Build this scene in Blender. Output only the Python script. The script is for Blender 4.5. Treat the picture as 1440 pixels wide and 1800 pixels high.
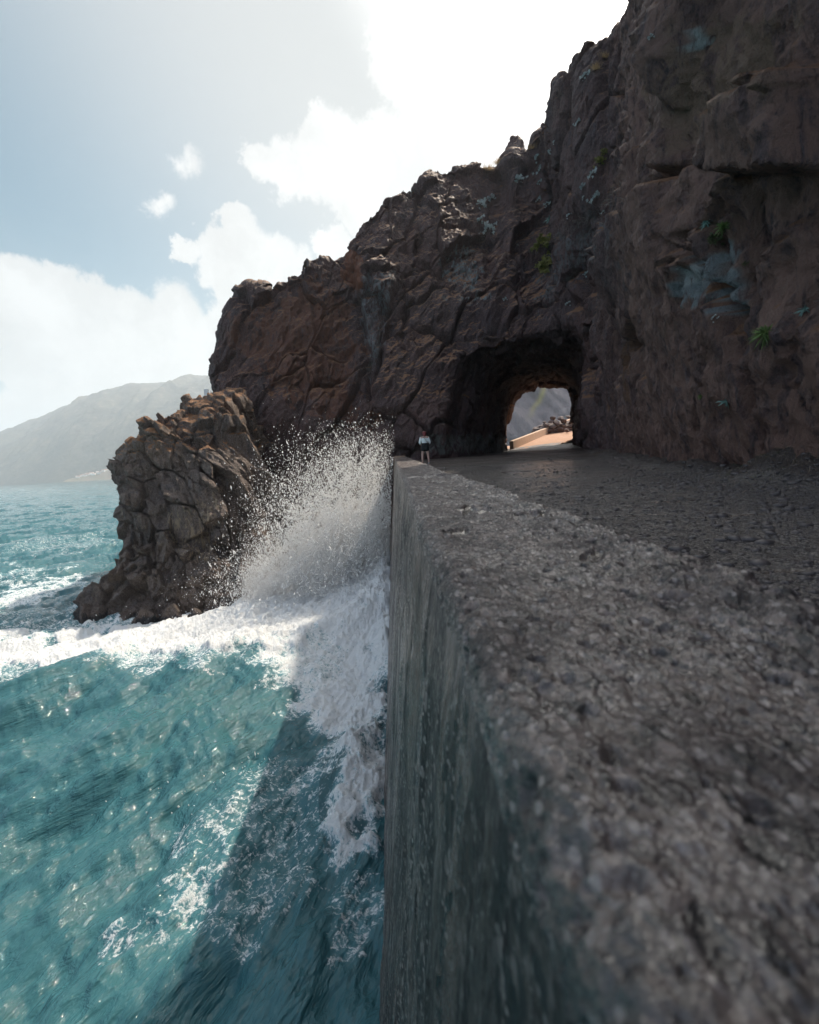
import bpy, bmesh, math, random
import numpy as np
from mathutils import Vector, Matrix
from mathutils.bvhtree import BVHTree
random.seed(7); RNG = np.random.default_rng(7)
for o in list(bpy.data.objects): bpy.data.objects.remove(o)
SC = bpy.context.scene; COL = SC.collection
R = math.radians
# ------------------------------------------------------------------ camera
# world: X right, Y along the sea wall, Z up, sea level z=0, camera 9 m above the sea
F = 850.0; CAM = np.array([0., 0., 9.])
def _n(v): v = np.array(v, float); return v / np.linalg.norm(v)
_v = _n([(690 - 720) / F, (900 - 809) / F, -1]); _w = _n([(1690 - 720) / F, (900 - 749) / F, -1])
_up = _n(np.cross(_w, _v)); _up = _up if _up[1] > 0 else -_up
_x = _n(np.cross(_v, _up))
W2C = np.stack([_x, _v, _up], axis=1)      # columns: world axes in camera space
C2W = W2C.T
def ray(px, py): return C2W @ np.array([(px - 720) / F, (900 - py) / F, -1.0])
def at(px, py, Y):
    d = ray(px, py); return CAM + d * (Y / d[1])
def atz(px, py, z=0.0):
    d = ray(px, py); return CAM + d * ((z - CAM[2]) / d[2])
def proj(P):
    q = (np.asarray(P) - CAM) @ W2C.T
    zz = np.where(q[..., 2] > -0.05, -0.05, q[..., 2])
    return 720 + F * q[..., 0] / -zz, 900 - F * q[..., 1] / -zz, -q[..., 2]
cam = bpy.data.cameras.new("camera"); co = bpy.data.objects.new("camera", cam); COL.objects.link(co)
M4 = Matrix([[*C2W[i], CAM[i]] for i in range(3)] + [[0, 0, 0, 1]]); co.matrix_world = M4
cam.sensor_fit = 'VERTICAL'; cam.sensor_height = 36; cam.sensor_width = 28.8; cam.lens = 36 * F / 1800
cam.clip_start = 0.02; cam.clip_end = 40000
cam.dof.use_dof = True; cam.dof.focus_distance = 14; cam.dof.aperture_fstop = 2.6
SC.camera = co
# ------------------------------------------------------------------ sky, sun, exposure
SUNPX = (1384, -750)
sd = _n(ray(*SUNPX)); sun_el = math.asin(sd[2]); sun_az = math.atan2(sd[0], sd[1])   # azimuth clockwise from +Y
SC.view_settings.view_transform = 'Standard'; SC.view_settings.look = 'None'
SC.view_settings.exposure = 1.0; SC.view_settings.gamma = 1
SC.cycles.use_adaptive_sampling = False; SC.cycles.max_bounces = 7; SC.cycles.diffuse_bounces = 3; SC.cycles.glossy_bounces = 3
SC.cycles.transmission_bounces = 4; SC.cycles.volume_bounces = 2; SC.cycles.caustics_reflective = False
SC.cycles.caustics_refractive = False; SC.cycles.sample_clamp_indirect = 4
sun = bpy.data.lights.new("sun", 'SUN'); so = bpy.data.objects.new("sun", sun); COL.objects.link(so)
sun.energy = 3.5; sun.angle = R(0.6); sun.color = (1.0, 0.86, 0.70)
so.rotation_euler = Vector(sd).to_track_quat('Z', 'Y').to_euler(); so.location = (0, 0, 120)

class NT:
    "small node-tree helper"
    def __init__(s, tree): s.t = tree; s.n = tree.nodes; s.l = tree.links
    def node(s, typ, ins={}, **kw):
        n = s.n.new(typ)
        for k, v in kw.items(): setattr(n, k, v)
        for k, v in ins.items(): s.put(n, k, v)
        return n
    def put(s, n, k, v):
        i = n.inputs[k]
        if isinstance(v, bpy.types.NodeSocket): s.l.new(v, i)
        elif isinstance(v, bpy.types.Node): s.l.new(v.outputs[0], i)
        else:
            if hasattr(i, 'default_value'):
                if i.type == 'RGBA' and len(v) == 3: v = (*v, 1)
                i.default_value = v
    def math(s, op, a, b=0.0, c=0.0, clamp=False):
        n = s.n.new('ShaderNodeMath'); n.operation = op; n.use_clamp = clamp
        for k, v in enumerate((a, b, c)): s.put(n, k, v)
        return n.outputs[0]
    def vmath(s, op, a, b=(0, 0, 0)):
        n = s.n.new('ShaderNodeVectorMath'); n.operation = op; s.put(n, 0, a); s.put(n, 1, b)
        return n.outputs['Value'] if op in ('DOT_PRODUCT', 'LENGTH', 'DISTANCE') else n.outputs[0]
    def mapr(s, v, a, b, c=0.0, d=1.0, interp='SMOOTHSTEP'):
        n = s.n.new('ShaderNodeMapRange'); n.interpolation_type = interp
        for k, x in zip(('Value', 'From Min', 'From Max', 'To Min', 'To Max'), (v, a, b, c, d)): s.put(n, k, x)
        return n.outputs[0]
    def noise(s, vec, scale, detail=4, rough=0.55, dist=0.0, typ=None):
        n = s.n.new('ShaderNodeTexNoise')
        if typ: n.noise_type = typ
        s.put(n, 'Vector', vec); s.put(n, 'Scale', scale); s.put(n, 'Detail', detail); s.put(n, 'Roughness', rough); s.put(n, 'Distortion', dist)
        return n.outputs[0]
    def voro(s, vec, scale, feature='F1', rand=1.0):
        n = s.n.new('ShaderNodeTexVoronoi'); n.feature = feature
        s.put(n, 'Vector', vec); s.put(n, 'Scale', scale); s.put(n, 'Randomness', rand)
        return n.outputs[0]
    def mix(s, f, a, b, blend='MIX'):
        n = s.n.new('ShaderNodeMix'); n.data_type = 'RGBA'; n.blend_type = blend
        s.put(n, 0, f); s.put(n, 6, a); s.put(n, 7, b); return n.outputs[2]
    def scale(s, vec, sc, rot=(0, 0, 0)):
        n = s.n.new('ShaderNodeMapping'); s.put(n, 0, vec); n.inputs['Scale'].default_value = sc; n.inputs['Rotation'].default_value = rot
        return n.outputs[0]
    def cells(s, vec, scale):
        n = s.n.new('ShaderNodeTexVoronoi'); s.put(n, 'Vector', vec); s.put(n, 'Scale', scale)
        q = s.n.new('ShaderNodeSeparateColor'); s.l.new(n.outputs['Color'], q.inputs[0]); return q.outputs[0], n.outputs[0]
    def bump(s, h, strength, dist, normal=None):
        n = s.n.new('ShaderNodeBump'); s.put(n, 'Height', h); s.put(n, 'Strength', strength); s.put(n, 'Distance', dist)
        if normal is not None: s.put(n, 'Normal', normal)
        return n.outputs[0]

world = bpy.data.worlds.new("World"); SC.world = world; world.use_nodes = True
W = NT(world.node_tree); W.n.clear()
sky = W.node('ShaderNodeTexSky', sky_type='NISHITA', sun_disc=False, sun_elevation=sun_el, sun_rotation=sun_az,
             altitude=0.0, air_density=1.0, dust_density=2.2, ozone_density=1.6)
tc = W.node('ShaderNodeTexCoord'); dirv = tc.outputs['Generated']
wob = W.vmath('SCALE', W.vmath('SUBTRACT', W.node('ShaderNodeTexNoise', {'Vector': dirv, 'Scale': 13.0, 'Detail': 6.0, 'Roughness': 0.66}).outputs['Color'], (0.5, 0.5, 0.5)), (0, 0, 0))
wob.node.inputs['Scale'].default_value = 0.085
dv = W.vmath('ADD', dirv, wob)
clouds = [  # px, py, radius px of each cumulus puff
    (735, 30, 75), (700, 110, 50), (790, 110, 80), (850, 190, 95), (770, 215, 80), (930, 215, 60), (565, 235, 38), (600, 275, 52), (560, 300, 55),
    (455, 285, 30), (500, 305, 45), (640, 320, 80), (720, 300, 90), (620, 365, 40), (420, 395, 32), (375, 440, 38), (325, 440, 22), (430, 445, 55), (480, 480, 60),
    (400, 480, 55), (590, 440, 40), (520, 500, 60), (322, 290, 17), (337, 284, 18), (352, 290, 14), (292, 356, 12), (282, 366, 12), (268, 375, 13), (40, 515, 50), (100, 500, 34), (0, 560, 60), (95, 575, 55), (165, 540, 42),
    (230, 560, 50), (300, 560, 60), (150, 620, 85), (60, 640, 60), (260, 640, 90), (350, 600, 60), (60, 740, 60), (170, 690, 70), (420, 560, 60), (330, 690, 80),
    (-120, 560, 80), (-300, 600, 120), (1050, 60, 110), (1200, 120, 160)]
acc = None
for (cx_, cy_, rr) in clouds:
    c = _n(ray(cx_, cy_)); rad = rr / F * (0.93 if rr > 30 else 1.0)
    dd = W.vmath('DISTANCE', dv, tuple(c))
    m = W.mapr(dd, rad * 1.25, rad * 0.55) if rr > 20 else W.mapr(dd, rad * 2.0, 0, 0, .72)
    acc = m if acc is None else W.math('MAXIMUM', acc, m)
n2 = W.noise(dirv, 26.0, 6, 0.62)
mask = W.mapr(W.math('ADD', acc, W.math('MULTIPLY', W.math('SUBTRACT', n2, 0.5), 1.3)), 0.28, 0.86)
# scattered clouds added outside the view, brightened as fill light
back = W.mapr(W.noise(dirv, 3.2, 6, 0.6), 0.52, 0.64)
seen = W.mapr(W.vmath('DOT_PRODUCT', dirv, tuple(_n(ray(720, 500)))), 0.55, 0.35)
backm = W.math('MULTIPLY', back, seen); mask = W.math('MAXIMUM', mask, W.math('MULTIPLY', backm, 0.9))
ang = W.vmath('DOT_PRODUCT', dirv, tuple(sd))
glow = W.mapr(ang, 0.55, 1.0, 0.0, 1.0)
shade = W.mapr(W.noise(dv, 9.0, 5, 0.6), 0.32, 0.68, 0.84, 1.05)
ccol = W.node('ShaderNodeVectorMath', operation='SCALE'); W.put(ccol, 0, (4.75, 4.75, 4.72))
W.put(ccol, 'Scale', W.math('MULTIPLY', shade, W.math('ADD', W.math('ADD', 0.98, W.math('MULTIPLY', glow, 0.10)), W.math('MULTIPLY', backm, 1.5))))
# thin marine haze brightening the low sky
sep = W.node('ShaderNodeSeparateXYZ', {0: dirv})
low = W.mapr(sep.outputs[2], 0.02, 0.42, 1.0, 0.0)
hs = W.node('ShaderNodeHueSaturation', {'Hue': W.mapr(seen, 0, 1, 0.468, 0.505), 'Saturation': W.mapr(seen, 0, 1, 1.35, 0.85), 'Value': W.mapr(seen, 0, 1, 0.50, 1.25), 'Color': sky}).outputs[0]  # sky darker inside the view, brighter outside it to lift the ambient light
skyc = W.mix(W.math('MULTIPLY', low, 0.45), hs, (3.6, 4.2, 4.5))
skyc = W.mix(W.mapr(ang, 0.46, 0.84, 0.0, 0.93), skyc, (3.45, 3.52, 3.52))
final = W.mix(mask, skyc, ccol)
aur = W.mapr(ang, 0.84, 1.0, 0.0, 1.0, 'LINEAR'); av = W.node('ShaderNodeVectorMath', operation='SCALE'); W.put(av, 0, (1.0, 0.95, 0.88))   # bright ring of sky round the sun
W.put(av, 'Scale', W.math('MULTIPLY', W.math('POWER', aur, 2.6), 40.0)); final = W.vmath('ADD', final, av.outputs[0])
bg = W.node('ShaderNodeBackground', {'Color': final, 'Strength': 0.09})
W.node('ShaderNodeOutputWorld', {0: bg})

# ------------------------------------------------------------------ numpy noise
_P = np.random.default_rng(3).permutation(256).astype(np.int32); _P = np.concatenate([_P, _P, _P])
_G = np.random.default_rng(4).normal(size=(256, 3)); _G /= np.linalg.norm(_G, axis=1)[:, None]; _G = _G.astype(np.float32)
_RV = np.random.default_rng(5).random((256, 4)).astype(np.float32)
def _h(i, j, k): return _P[_P[_P[i & 255] + (j & 255)] + (k & 255)]
def perlin(p):
    p = np.asarray(p, np.float32); f = np.floor(p); i = f.astype(np.int32); f = p - f
    u = f * f * f * (f * (f * 6 - 15) + 10); out = 0
    for dx in (0, 1):
        for dy in (0, 1):
            for dz in (0, 1):
                g = _G[_h(i[:, 0] + dx, i[:, 1] + dy, i[:, 2] + dz)]
                d = (g * (f - np.array([dx, dy, dz], np.float32))).sum(1)
                w = (u[:, 0] if dx else 1 - u[:, 0]) * (u[:, 1] if dy else 1 - u[:, 1]) * (u[:, 2] if dz else 1 - u[:, 2])
                out = out + d * w
    return out * 1.6
def fbm(p, oct=4, gain=0.5, lac=2.03, ridged=False):
    a, s, out = 1.0, 0.0, 0
    q = np.asarray(p, np.float32)
    for k in range(oct):
        n = perlin(q + 17.3 * k)
        if ridged: n = 1 - 2 * np.abs(n)
        out = out + a * n; s += a; a *= gain; q = q * lac
    return out / s
def worley(p):
    "F1, F2, random of the nearest cell (4 values), vector to its centre"
    p = np.asarray(p, np.float32); i = np.floor(p).astype(np.int32)
    f1 = np.full(len(p), 9., np.float32); f2 = f1.copy(); rv = np.zeros((len(p), 4), np.float32); vec = np.zeros((len(p), 3), np.float32)
    for dx in (-1, 0, 1):
        for dy in (-1, 0, 1):
            for dz in (-1, 0, 1):
                c = i + np.array([dx, dy, dz], np.int32)
                r = _RV[_h(c[:, 0], c[:, 1], c[:, 2])]
                v = p - (c + r[:, :3]); d = np.sqrt((v * v).sum(1))
                m = d < f1
                f2 = np.where(m, f1, np.minimum(f2, d))
                rv[m] = r[m]; vec[m] = v[m]; f1 = np.where(m, d, f1)
    return f1, f2, rv, vec
def sstep(a, b, x): t = np.clip((x - a) / (b - a), 0, 1); return t * t * (3 - 2 * t)
def polydist(px, py, pts):
    "distance in photo pixels to an open polyline, and the position along it"
    best = np.full(px.shape, 1e9); tt = np.zeros(px.shape); n = len(pts) - 1
    for k in range(n):
        ax, ay = pts[k][:2]; bx, by = pts[k + 1][:2]
        t = np.clip(((px - ax) * (bx - ax) + (py - ay) * (by - ay)) / ((bx - ax) ** 2 + (by - ay) ** 2), 0, 1)
        d = np.hypot(px - ax - t * (bx - ax), py - ay - t * (by - ay)); m = d < best
        best = np.where(m, d, best); tt = np.where(m, (k + t) / n, tt)
    return best, tt
def side(px, py, pts):
    "signed distance in photo pixels, inside positive, for a closed polygon"
    d, _ = polydist(px, py, list(pts) + [pts[0]]); ins = np.zeros(px.shape, bool); n = len(pts)
    for k in range(n):
        x1, y1 = pts[k]; x2, y2 = pts[(k + 1) % n]
        if y1 == y2: continue
        c = ((y1 > py) != (y2 > py)) & (px < (x2 - x1) * (py - y1) / (y2 - y1) + x1); ins ^= c
    return np.where(ins, d, -d)

# ------------------------------------------------------------------ mesh + object helpers
def mesh_np(name, V, Q, smooth=True):
    me = bpy.data.meshes.new(name); V = np.asarray(V, np.float32); Q = np.asarray(Q, np.int32)
    k = Q.shape[1]; me.vertices.add(len(V)); me.vertices.foreach_set('co', V.ravel())
    me.loops.add(Q.size); me.loops.foreach_set('vertex_index', Q.ravel())
    me.polygons.add(len(Q)); me.polygons.foreach_set('loop_start', np.arange(0, Q.size, k, dtype=np.int32))
    me.polygons.foreach_set('loop_total', np.full(len(Q), k, np.int32))
    me.update(calc_edges=True); me.validate()
    me.polygons.foreach_set('use_smooth', np.full(len(me.polygons), smooth)); return me
def attr(me, name, a):
    a = np.asarray(a, np.float32)
    if a.ndim == 1: at_ = me.attributes.new(name, 'FLOAT', 'POINT'); at_.data.foreach_set('value', a)
    else:
        at_ = me.attributes.new(name, 'FLOAT_COLOR', 'POINT'); at_.data.foreach_set('color', np.concatenate([a, np.ones((len(a), 1), np.float32)], 1).ravel())
def link(name, me, mat, parent=None, **props):
    o = bpy.data.objects.new(name, me); COL.objects.link(o)
    if mat is not None and me is not None:
        me.materials.clear(); me.materials.append(mat)
    if parent is not None: o.parent = parent
    for k, v in props.items(): o[k] = v
    return o
def empty(name, loc=(0, 0, 0), **props):
    o = bpy.data.objects.new(name, None); COL.objects.link(o); o.location = loc; o.empty_display_size = 0.2
    for k, v in props.items(): o[k] = v
    return o
def gridQ(nu, nv):
    a = np.arange(nu * nv).reshape(nu, nv)
    return np.stack([a[:-1, :-1].ravel(), a[1:, :-1].ravel(), a[1:, 1:].ravel(), a[:-1, 1:].ravel()], 1)
def vnormals(me):
    n = np.zeros(len(me.vertices) * 3, np.float32); me.vertex_normals.foreach_get('vector', n); return n.reshape(-1, 3)
def coords(me):
    n = np.zeros(len(me.vertices) * 3, np.float32); me.vertices.foreach_get('co', n); return n.reshape(-1, 3)
def quads(me):
    n = np.zeros(len(me.loops), np.int32); me.loops.foreach_get('vertex_index', n); return n.reshape(-1, 4)
def subdiv(V, Q):
    "linear quad subdivision"
    E = np.stack([Q, np.roll(Q, -1, 1)], 2).reshape(-1, 2); E.sort(1)
    key = E[:, 0].astype(np.int64) * len(V) + E[:, 1]; u, idx, inv = np.unique(key, return_index=True, return_inverse=True)
    em = (V[E[idx, 0]] + V[E[idx, 1]]) / 2; fm = V[Q].mean(1)
    ei = inv.reshape(-1, 4) + len(V); fi = np.arange(len(Q)) + len(V) + len(u)
    out = [np.stack([Q[:, k], ei[:, k], fi, ei[:, (k + 3) % 4]], 1) for k in range(4)]
    return np.concatenate([V, em, fm]), np.concatenate(out)
def smoothV(V, Q, it=1):
    for _ in range(it):
        s = np.zeros_like(V); c = np.zeros(len(V), np.float32)
        for k in range(4):
            for kk in (1, 3):
                for ax in range(3): s[:, ax] += np.bincount(Q[:, k], V[Q[:, (k + kk) % 4], ax], len(V))
                c += np.bincount(Q[:, k], minlength=len(V))
        V = np.where(c[:, None] > 0, s / np.maximum(c, 1)[:, None], V)
    return V
def bake(o):
    dg = bpy.context.evaluated_depsgraph_get(); dg.update()
    me = bpy.data.meshes.new_from_object(o.evaluated_get(dg)); return me
def remesh(me, vox, cutter=None):
    o = bpy.data.objects.new('tmp', me); COL.objects.link(o); oc = None
    if cutter is not None:
        oc = bpy.data.objects.new('tmpc', cutter); COL.objects.link(oc)
        b = o.modifiers.new('b', 'BOOLEAN'); b.operation = 'DIFFERENCE'; b.solver = 'EXACT'; b.object = oc
    m = o.modifiers.new('r', 'REMESH'); m.mode = 'VOXEL'; m.voxel_size = vox
    r = bake(o); bpy.data.objects.remove(o)
    if oc: bpy.data.objects.remove(oc)
    return r
def loft(rings):
    "closed solid through equal-length rings of points, capped at both ends"
    bm = bmesh.new(); vr = [[bm.verts.new(p) for p in r] for r in rings]; n = len(rings[0])
    for a, b in zip(vr[:-1], vr[1:]):
        for k in range(n): bm.faces.new((a[k], a[(k + 1) % n], b[(k + 1) % n], b[k]))
    for r in (vr[0], vr[-1]):
        c = bm.verts.new(sum((v.co for v in r), Vector()) / n)
        for k in range(n): bm.faces.new((r[k], r[(k + 1) % n], c))
    bmesh.ops.recalc_face_normals(bm, faces=bm.faces)
    me = bpy.data.meshes.new('l'); bm.to_mesh(me); bm.free(); return me
def mat(name):
    m = bpy.data.materials.new(name); m.use_nodes = True; t = NT(m.node_tree)
    for n in list(t.n): t.n.remove(n)
    return m, t
def finish(t, **ins):
    b = t.node('ShaderNodeBsdfPrincipled', {k.replace('_', ' '): v for k, v in ins.items()})
    t.node('ShaderNodeOutputMaterial', {0: b}); return b
def simple(name, col, rough=0.8, var=0.25, scale=8.0, bump=0.0, **kw):
    m, t = mat(name); tc = t.node('ShaderNodeTexCoord').outputs['Object']; n = t.noise(tc, scale, 4)
    c = t.mix(n, tuple(x * (1 - var) for x in col), tuple(min(1, x * (1 + var)) for x in col))
    if bump: kw['Normal'] = t.bump(n, 0.6, bump)
    finish(t, Base_Color=c, Roughness=rough, **kw); return m
# ------------------------------------------------------------------ heights
def road_z(x, y): return 9 - 0.80 + 0.0185 * np.asarray(y, float)
def wall_z(y): return 9 - 0.42 + 0.0176 * np.asarray(y, float)
def exit_z(x, y):
    y = np.asarray(y, float); x = np.asarray(x, float)
    return 9.25 + np.maximum(y - 57, -8) * 0.115 + (x - 14 - (y - 58) * 0.5) * 0.07
WEND = 33.5
# ------------------------------------------------------------------ materials: rock
def rock_material(name, base, warm, cool, streak=(1, 1, 0.3), rot=(0, 0, 0), rough=0.78, columns=False):
    m, t = mat(name); tc = t.node('ShaderNodeTexCoord').outputs['Object']
    sv = t.scale(tc, streak, rot)
    n1 = t.noise(tc, 0.22, 5, 0.6); n2 = t.noise(sv, 1.1, 8, 0.68, 0.6); n3 = t.noise(tc, 5.5, 7, 0.7)
    c = t.mix(t.mapr(n1, 0.35, 0.65), base, warm)
    c = t.mix(t.mapr(n2, 0.52, 0.68, 0, 0.75), c, cool)
    c = t.mix(t.mapr(n3, 0.40, 0.66, 0.0, 0.6), c, tuple(x * 2.3 for x in base))
    n5 = t.noise(t.scale(tc, (1, 1, .55), rot), 17, 6, 0.8); c = t.mix(t.mapr(n5, .53, .62, 0, .75), c, tuple(x * 2.5 for x in base)); c = t.mix(t.mapr(n5, .47, .40, 0, .85), c, tuple(x * .25 for x in base))
    sk = t.noise(t.scale(tc, (2.2, 2.2, .22), rot), 1.6, 7, .7, .5); c = t.mix(t.mapr(sk, .56, .66, 0, .7), c, tuple(x * .35 for x in base)); c = t.mix(t.mapr(sk, .42, .34, 0, .5), c, tuple(x * 1.9 for x in cool))
    sp = t.mapr(t.noise(tc, 14, 5, 0.75), 0.58, 0.72, 0, 0.45)
    c = t.mix(sp, c, tuple(x * 0.35 for x in base))
    tint = t.node('ShaderNodeAttribute', attribute_name='tint'); ta = t.node('ShaderNodeAttribute', attribute_name='tamt')
    pat = t.mapr(t.math('ADD', t.noise(sv, 3.2, 8, 0.72, 0.8), t.math('MULTIPLY', t.math('SUBTRACT', ta.outputs['Fac'], 0.5), 0.55)), 0.49, 0.64)
    c = t.mix(pat, c, tint.outputs['Color'])
    # small white lichen flecks
    lf = t.math('MULTIPLY', t.mapr(t.noise(tc, 8.5, 3, 0.5), 0.70, 0.76, 0, 1), t.mapr(t.noise(tc, 0.7, 3), 0.55, 0.7, 0, 1))
    c = t.mix(t.math('MULTIPLY', lf, 0.5), c, (0.32, 0.36, 0.36))
    h1 = t.noise(sv, 2.6, 10, 0.66, 0.5); h2 = t.voro(t.vmath('ADD', sv, t.vmath('SCALE', t.node('ShaderNodeTexNoise', {'Vector': tc, 'Scale': 2.0}).outputs['Color'], (0, 0, 0))), 2.2, 'DISTANCE_TO_EDGE')
    h2 = t.mapr(h2, 0.0, 0.09); h3 = t.noise(tc, 22, 6, 0.7)
    nb = t.bump(h1, 1.0, 0.42); nb = t.bump(h2, 0.55, 0.05, nb); nb = t.bump(h3, 1.0, 0.07, nb)
    finish(t, Base_Color=c, Roughness=rough, Normal=nb)
    return m
M_cliff = rock_material('cliff_rock', (0.062, 0.038, 0.038), (0.104, 0.050, 0.040), (0.046, 0.047, 0.060), (1, 1, 0.35), (0, R(32), R(8)), 0.6)
M_head = rock_material('headland_rock', (0.105, 0.082, 0.074), (0.20, 0.145, 0.105), (0.075, 0.078, 0.088), (1.2, 1.2, 0.28), (R(8), R(-18), 0), 0.72)

# ------------------------------------------------------------------ cliff
def build_cliff():
    # columns: base (x,y), top control, bulge, back (x,y,z)
    def T(px, py, Y): return at(px, py, Y)
    cols = [
        ((-16.5, 42.5), T(391, 600, 44), (-17.0, 47, 10)),
        ((-14.8, 38.6), T(396, 548, 42), (-17.5, 49, 11)),
        ((-12.5, 37.2), T(440, 507, 42), (-13, 49, 13)),
        ((-9.8, 36.4), T(482, 512, 42), (-9, 49, 12)),
        ((-8.6, 36.6), T(502, 484, 42.5), (-8, 50, 13)),
        ((-7, 37.2), T(532, 474, 43.5), (-6, 50, 14)),
        ((-5.2, 37.6), T(562, 455, 44.5), (-4, 50, 14)),
        ((-4.2, 38.2), T(597, 452, 45.5), (-3, 51, 15)),
        ((-3.2, 38.4), T(606, 430, 46.5), (-2, 51, 16)),
        ((-2.4, 38.0), T(640, 378, 47.5), (0, 55, 17)),
        ((-1, 37.6), T(672, 350, 48.5), (2, 56, 18)),
        ((0.6, 37.4), T(712, 323, 51), (4, 62, 18)),
        ((2.2, 37.2), T(734, 335, 52), (6, 62, 18)),
        ((3.4, 37), T(752, 303, 53), (8, 63, 18)),
        ((5.4, 37), T(800, 288, 55), (11, 63, 18)),
        ((6.6, 36.5), T(858, 290, 57), (13, 63, 18)),
        ((7.6, 36), T(876, 286, 58), (14.5, 63, 18)),
        ((8.4, 36), T(888, 268, 58), (15, 63, 18)),
        ((8.9, 36), T(897, 240, 58), (15.5, 63, 18)),
        ((9.6, 36), T(914, 240, 58), (17, 63, 18)),
        ((10.2, 35.8), T(920, 260, 58), (18, 63, 18)),
        ((11.6, 34.6), T(946, 254, 57), (20, 63, 18)),
        ((13.2, 33), T(962, 200, 48), (23, 62, 18)),
        ((13.6, 31), T(984, 125, 43), (26, 57, 20)),
        ((12.8, 28.5), T(1012, 98, 39), (27, 54, 24)),
        ((11.9, 26), T(1078, 72, 37), (28, 50, 26)),
        ((11.2, 24), T(1122, -5, 35.5), (30, 46, 30)),
        ((10.5, 22), T(1165, -380, 35.5), (31, 42, 32)),
        ((8.9, 17), T(1320, -760, 30), (32, 36, 36)),
        ((7.6, 13), (23.5, 25, 50), (33, 30, 38)),
        ((6.7, 10), (20, 19, 47), (34, 24, 38)),
        ((6.0, 6.5), (19, 12, 44), (34, 14, 38)),
        ((6.3, 2), (18, 4, 44), (34, 5, 38)),
        ((6.8, -3), (18, -3, 44), (34, -3, 38)),
        ((7.5, -10), (18, -10, 44), (34, -10, 38)),
        ((9, -22), (18, -22, 40), (34, -22, 34)),
    ]
    rings = []
    zb = -3.0
    for i, (b, tp, bk) in enumerate(cols):
        tp = np.array(tp, float); b = np.array([b[0], b[1]]); ring = []
        right = sstep(24, 31, i)
        for t_ in (0, .12, .22, .34, .46, .58, .70, .82, .92, 1.0):
            z = zb + (tp[2] - zb) * t_
            th = np.clip((z - 9) / (tp[2] - 9), 0, 1)
            e = th ** (1.0 + 0.9 * right) if right > 0 else th ** 1.15
            xy = b + (tp[:2] - b) * e
            ring.append(Vector((xy[0], xy[1], z)))
        mid = (tp + np.array(bk)) / 2; mid[2] = mid[2]
        ring.append(Vector(mid)); ring.append(Vector(bk)); ring.append(Vector((bk[0], bk[1], zb)))
        ring.append(Vector(((b[0] + bk[0]) / 2, (b[1] + bk[1]) / 2, zb)))
        rings.append(ring)
    me = loft(rings)
    # tunnel solid, cut through
    prof = [(-1, -.6), (-1, 0.0), (-1.0, .3), (-.93, .58), (-.82, .84), (-.5, .97), (-.05, 1.0), (.38, .99), (.76, .93), (.95, .77), (1, .5), (1, .2), (1, -.6)]
    tr = []
    for (Y, c, w, h, fz) in ((20, 5.5, 4.5, 13.5, 8.4), (27, 6.3, 5.8, 12.8, 8.5), (32, 7.6, 6.1, 11.3, 8.6), (37, 9.5, 6.3, 10.3, 8.8), (44, 12.5, 5.4, 8.9, 9.0), (51, 15.5, 4.5, 8.2, 9.2), (58, 18.0, 4.25, 7.7, 9.2), (62.5, 19.5, 4.85, 7.9, 9.2), (70, 22.4, 5.0, 8.2, 9.2)):
        tr.append([Vector((c + a * w, Y, fz + bb * h)) for a, bb in prof])
    r = remesh(me, 0.30, loft(tr))
    V, Q = coords(r), quads(r)
    V = smoothV(V, Q, 2)
    # keep what can be seen; refine it twice
    for step, rad in ((0, 1), (1, 1)):
        cen = V[Q].mean(1)
        e1 = V[Q[:, 1]] - V[Q[:, 0]]; e2 = V[Q[:, 3]] - V[Q[:, 0]]; nn = np.cross(e1, e2); nn /= np.linalg.norm(nn, axis=1)[:, None] + 1e-9
        px, py, dep = proj(cen)
        facing = ((CAM - cen) * nn).sum(1) / np.linalg.norm(CAM - cen, axis=1)
        inview = (dep > 0) & (px > -250) & (px < 1700) & (py > -350) & (cen[:, 2] > -0.5) & (facing > -0.7)
        # road side below the road is buried
        inview &= ~((cen[:, 2] < 7.6) & (cen[:, 0] > 1.5))
        keep = Q[~inview]; V2, Q2 = subdiv(V, Q[inview]); V, Q = V2, np.concatenate([Q2, keep])
    V = smoothV(V, Q, 2)
    m0 = mesh_np('cliff', V, Q); V = coords(m0); N = vnormals(m0); Q = quads(m0)
    px, py, dep = proj(V)
    # ---- displacement
    a = R(32); ca, sa = math.cos(a), math.sin(a)
    def dip(P, s):            # stretched along a dipping foliation
        q = P.copy(); q[:, 0] = (P[:, 0] * ca - P[:, 2] * sa); q[:, 2] = (P[:, 0] * sa + P[:, 2] * ca) * s; return q
    wv = np.stack([fbm(V * 0.35 + k * 31, 3) for k in range(3)], 1)
    tun = sstep(0.0, 1.0, ((V[:, 1] > 41) & (V[:, 2] < 19) & (V[:, 0] > 4.0 + (V[:, 1] - 37) * .37)).astype(float))
    D = 1.15 * fbm(V / 7.5, 3) * (1 - .75 * tun)
    D += 0.50 * fbm(dip(V, 0.35) / 3.0, 4, ridged=True) * (1 - .6 * tun)
    f1, f2, rv, _c = worley(dip(V, 0.30) / 3.6 + 0.12 * wv)
    D += ((rv[:, 0] - .5) * 1.0 * sstep(0, .10, f2 - f1) + 1.5 * (_c * (rv[:, 1:4] - .5)).sum(1)) * (1 - .5 * tun) - 0.40 * (1 - sstep(0, .05, f2 - f1))
    f1, f2, rv, _c = worley(dip(V, 0.34) / 0.95 + 0.12 * wv)
    mk = .25 + .75 * sstep(-.15, .35, fbm(V / 4.5 + 33, 3)); D += mk * ((rv[:, 0] - .5) * 0.34 * sstep(0, .12, f2 - f1) + .55 * (_c * (rv[:, 1:4] - .5)).sum(1) - 0.12 * (1 - sstep(0, .08, f2 - f1)))
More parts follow.
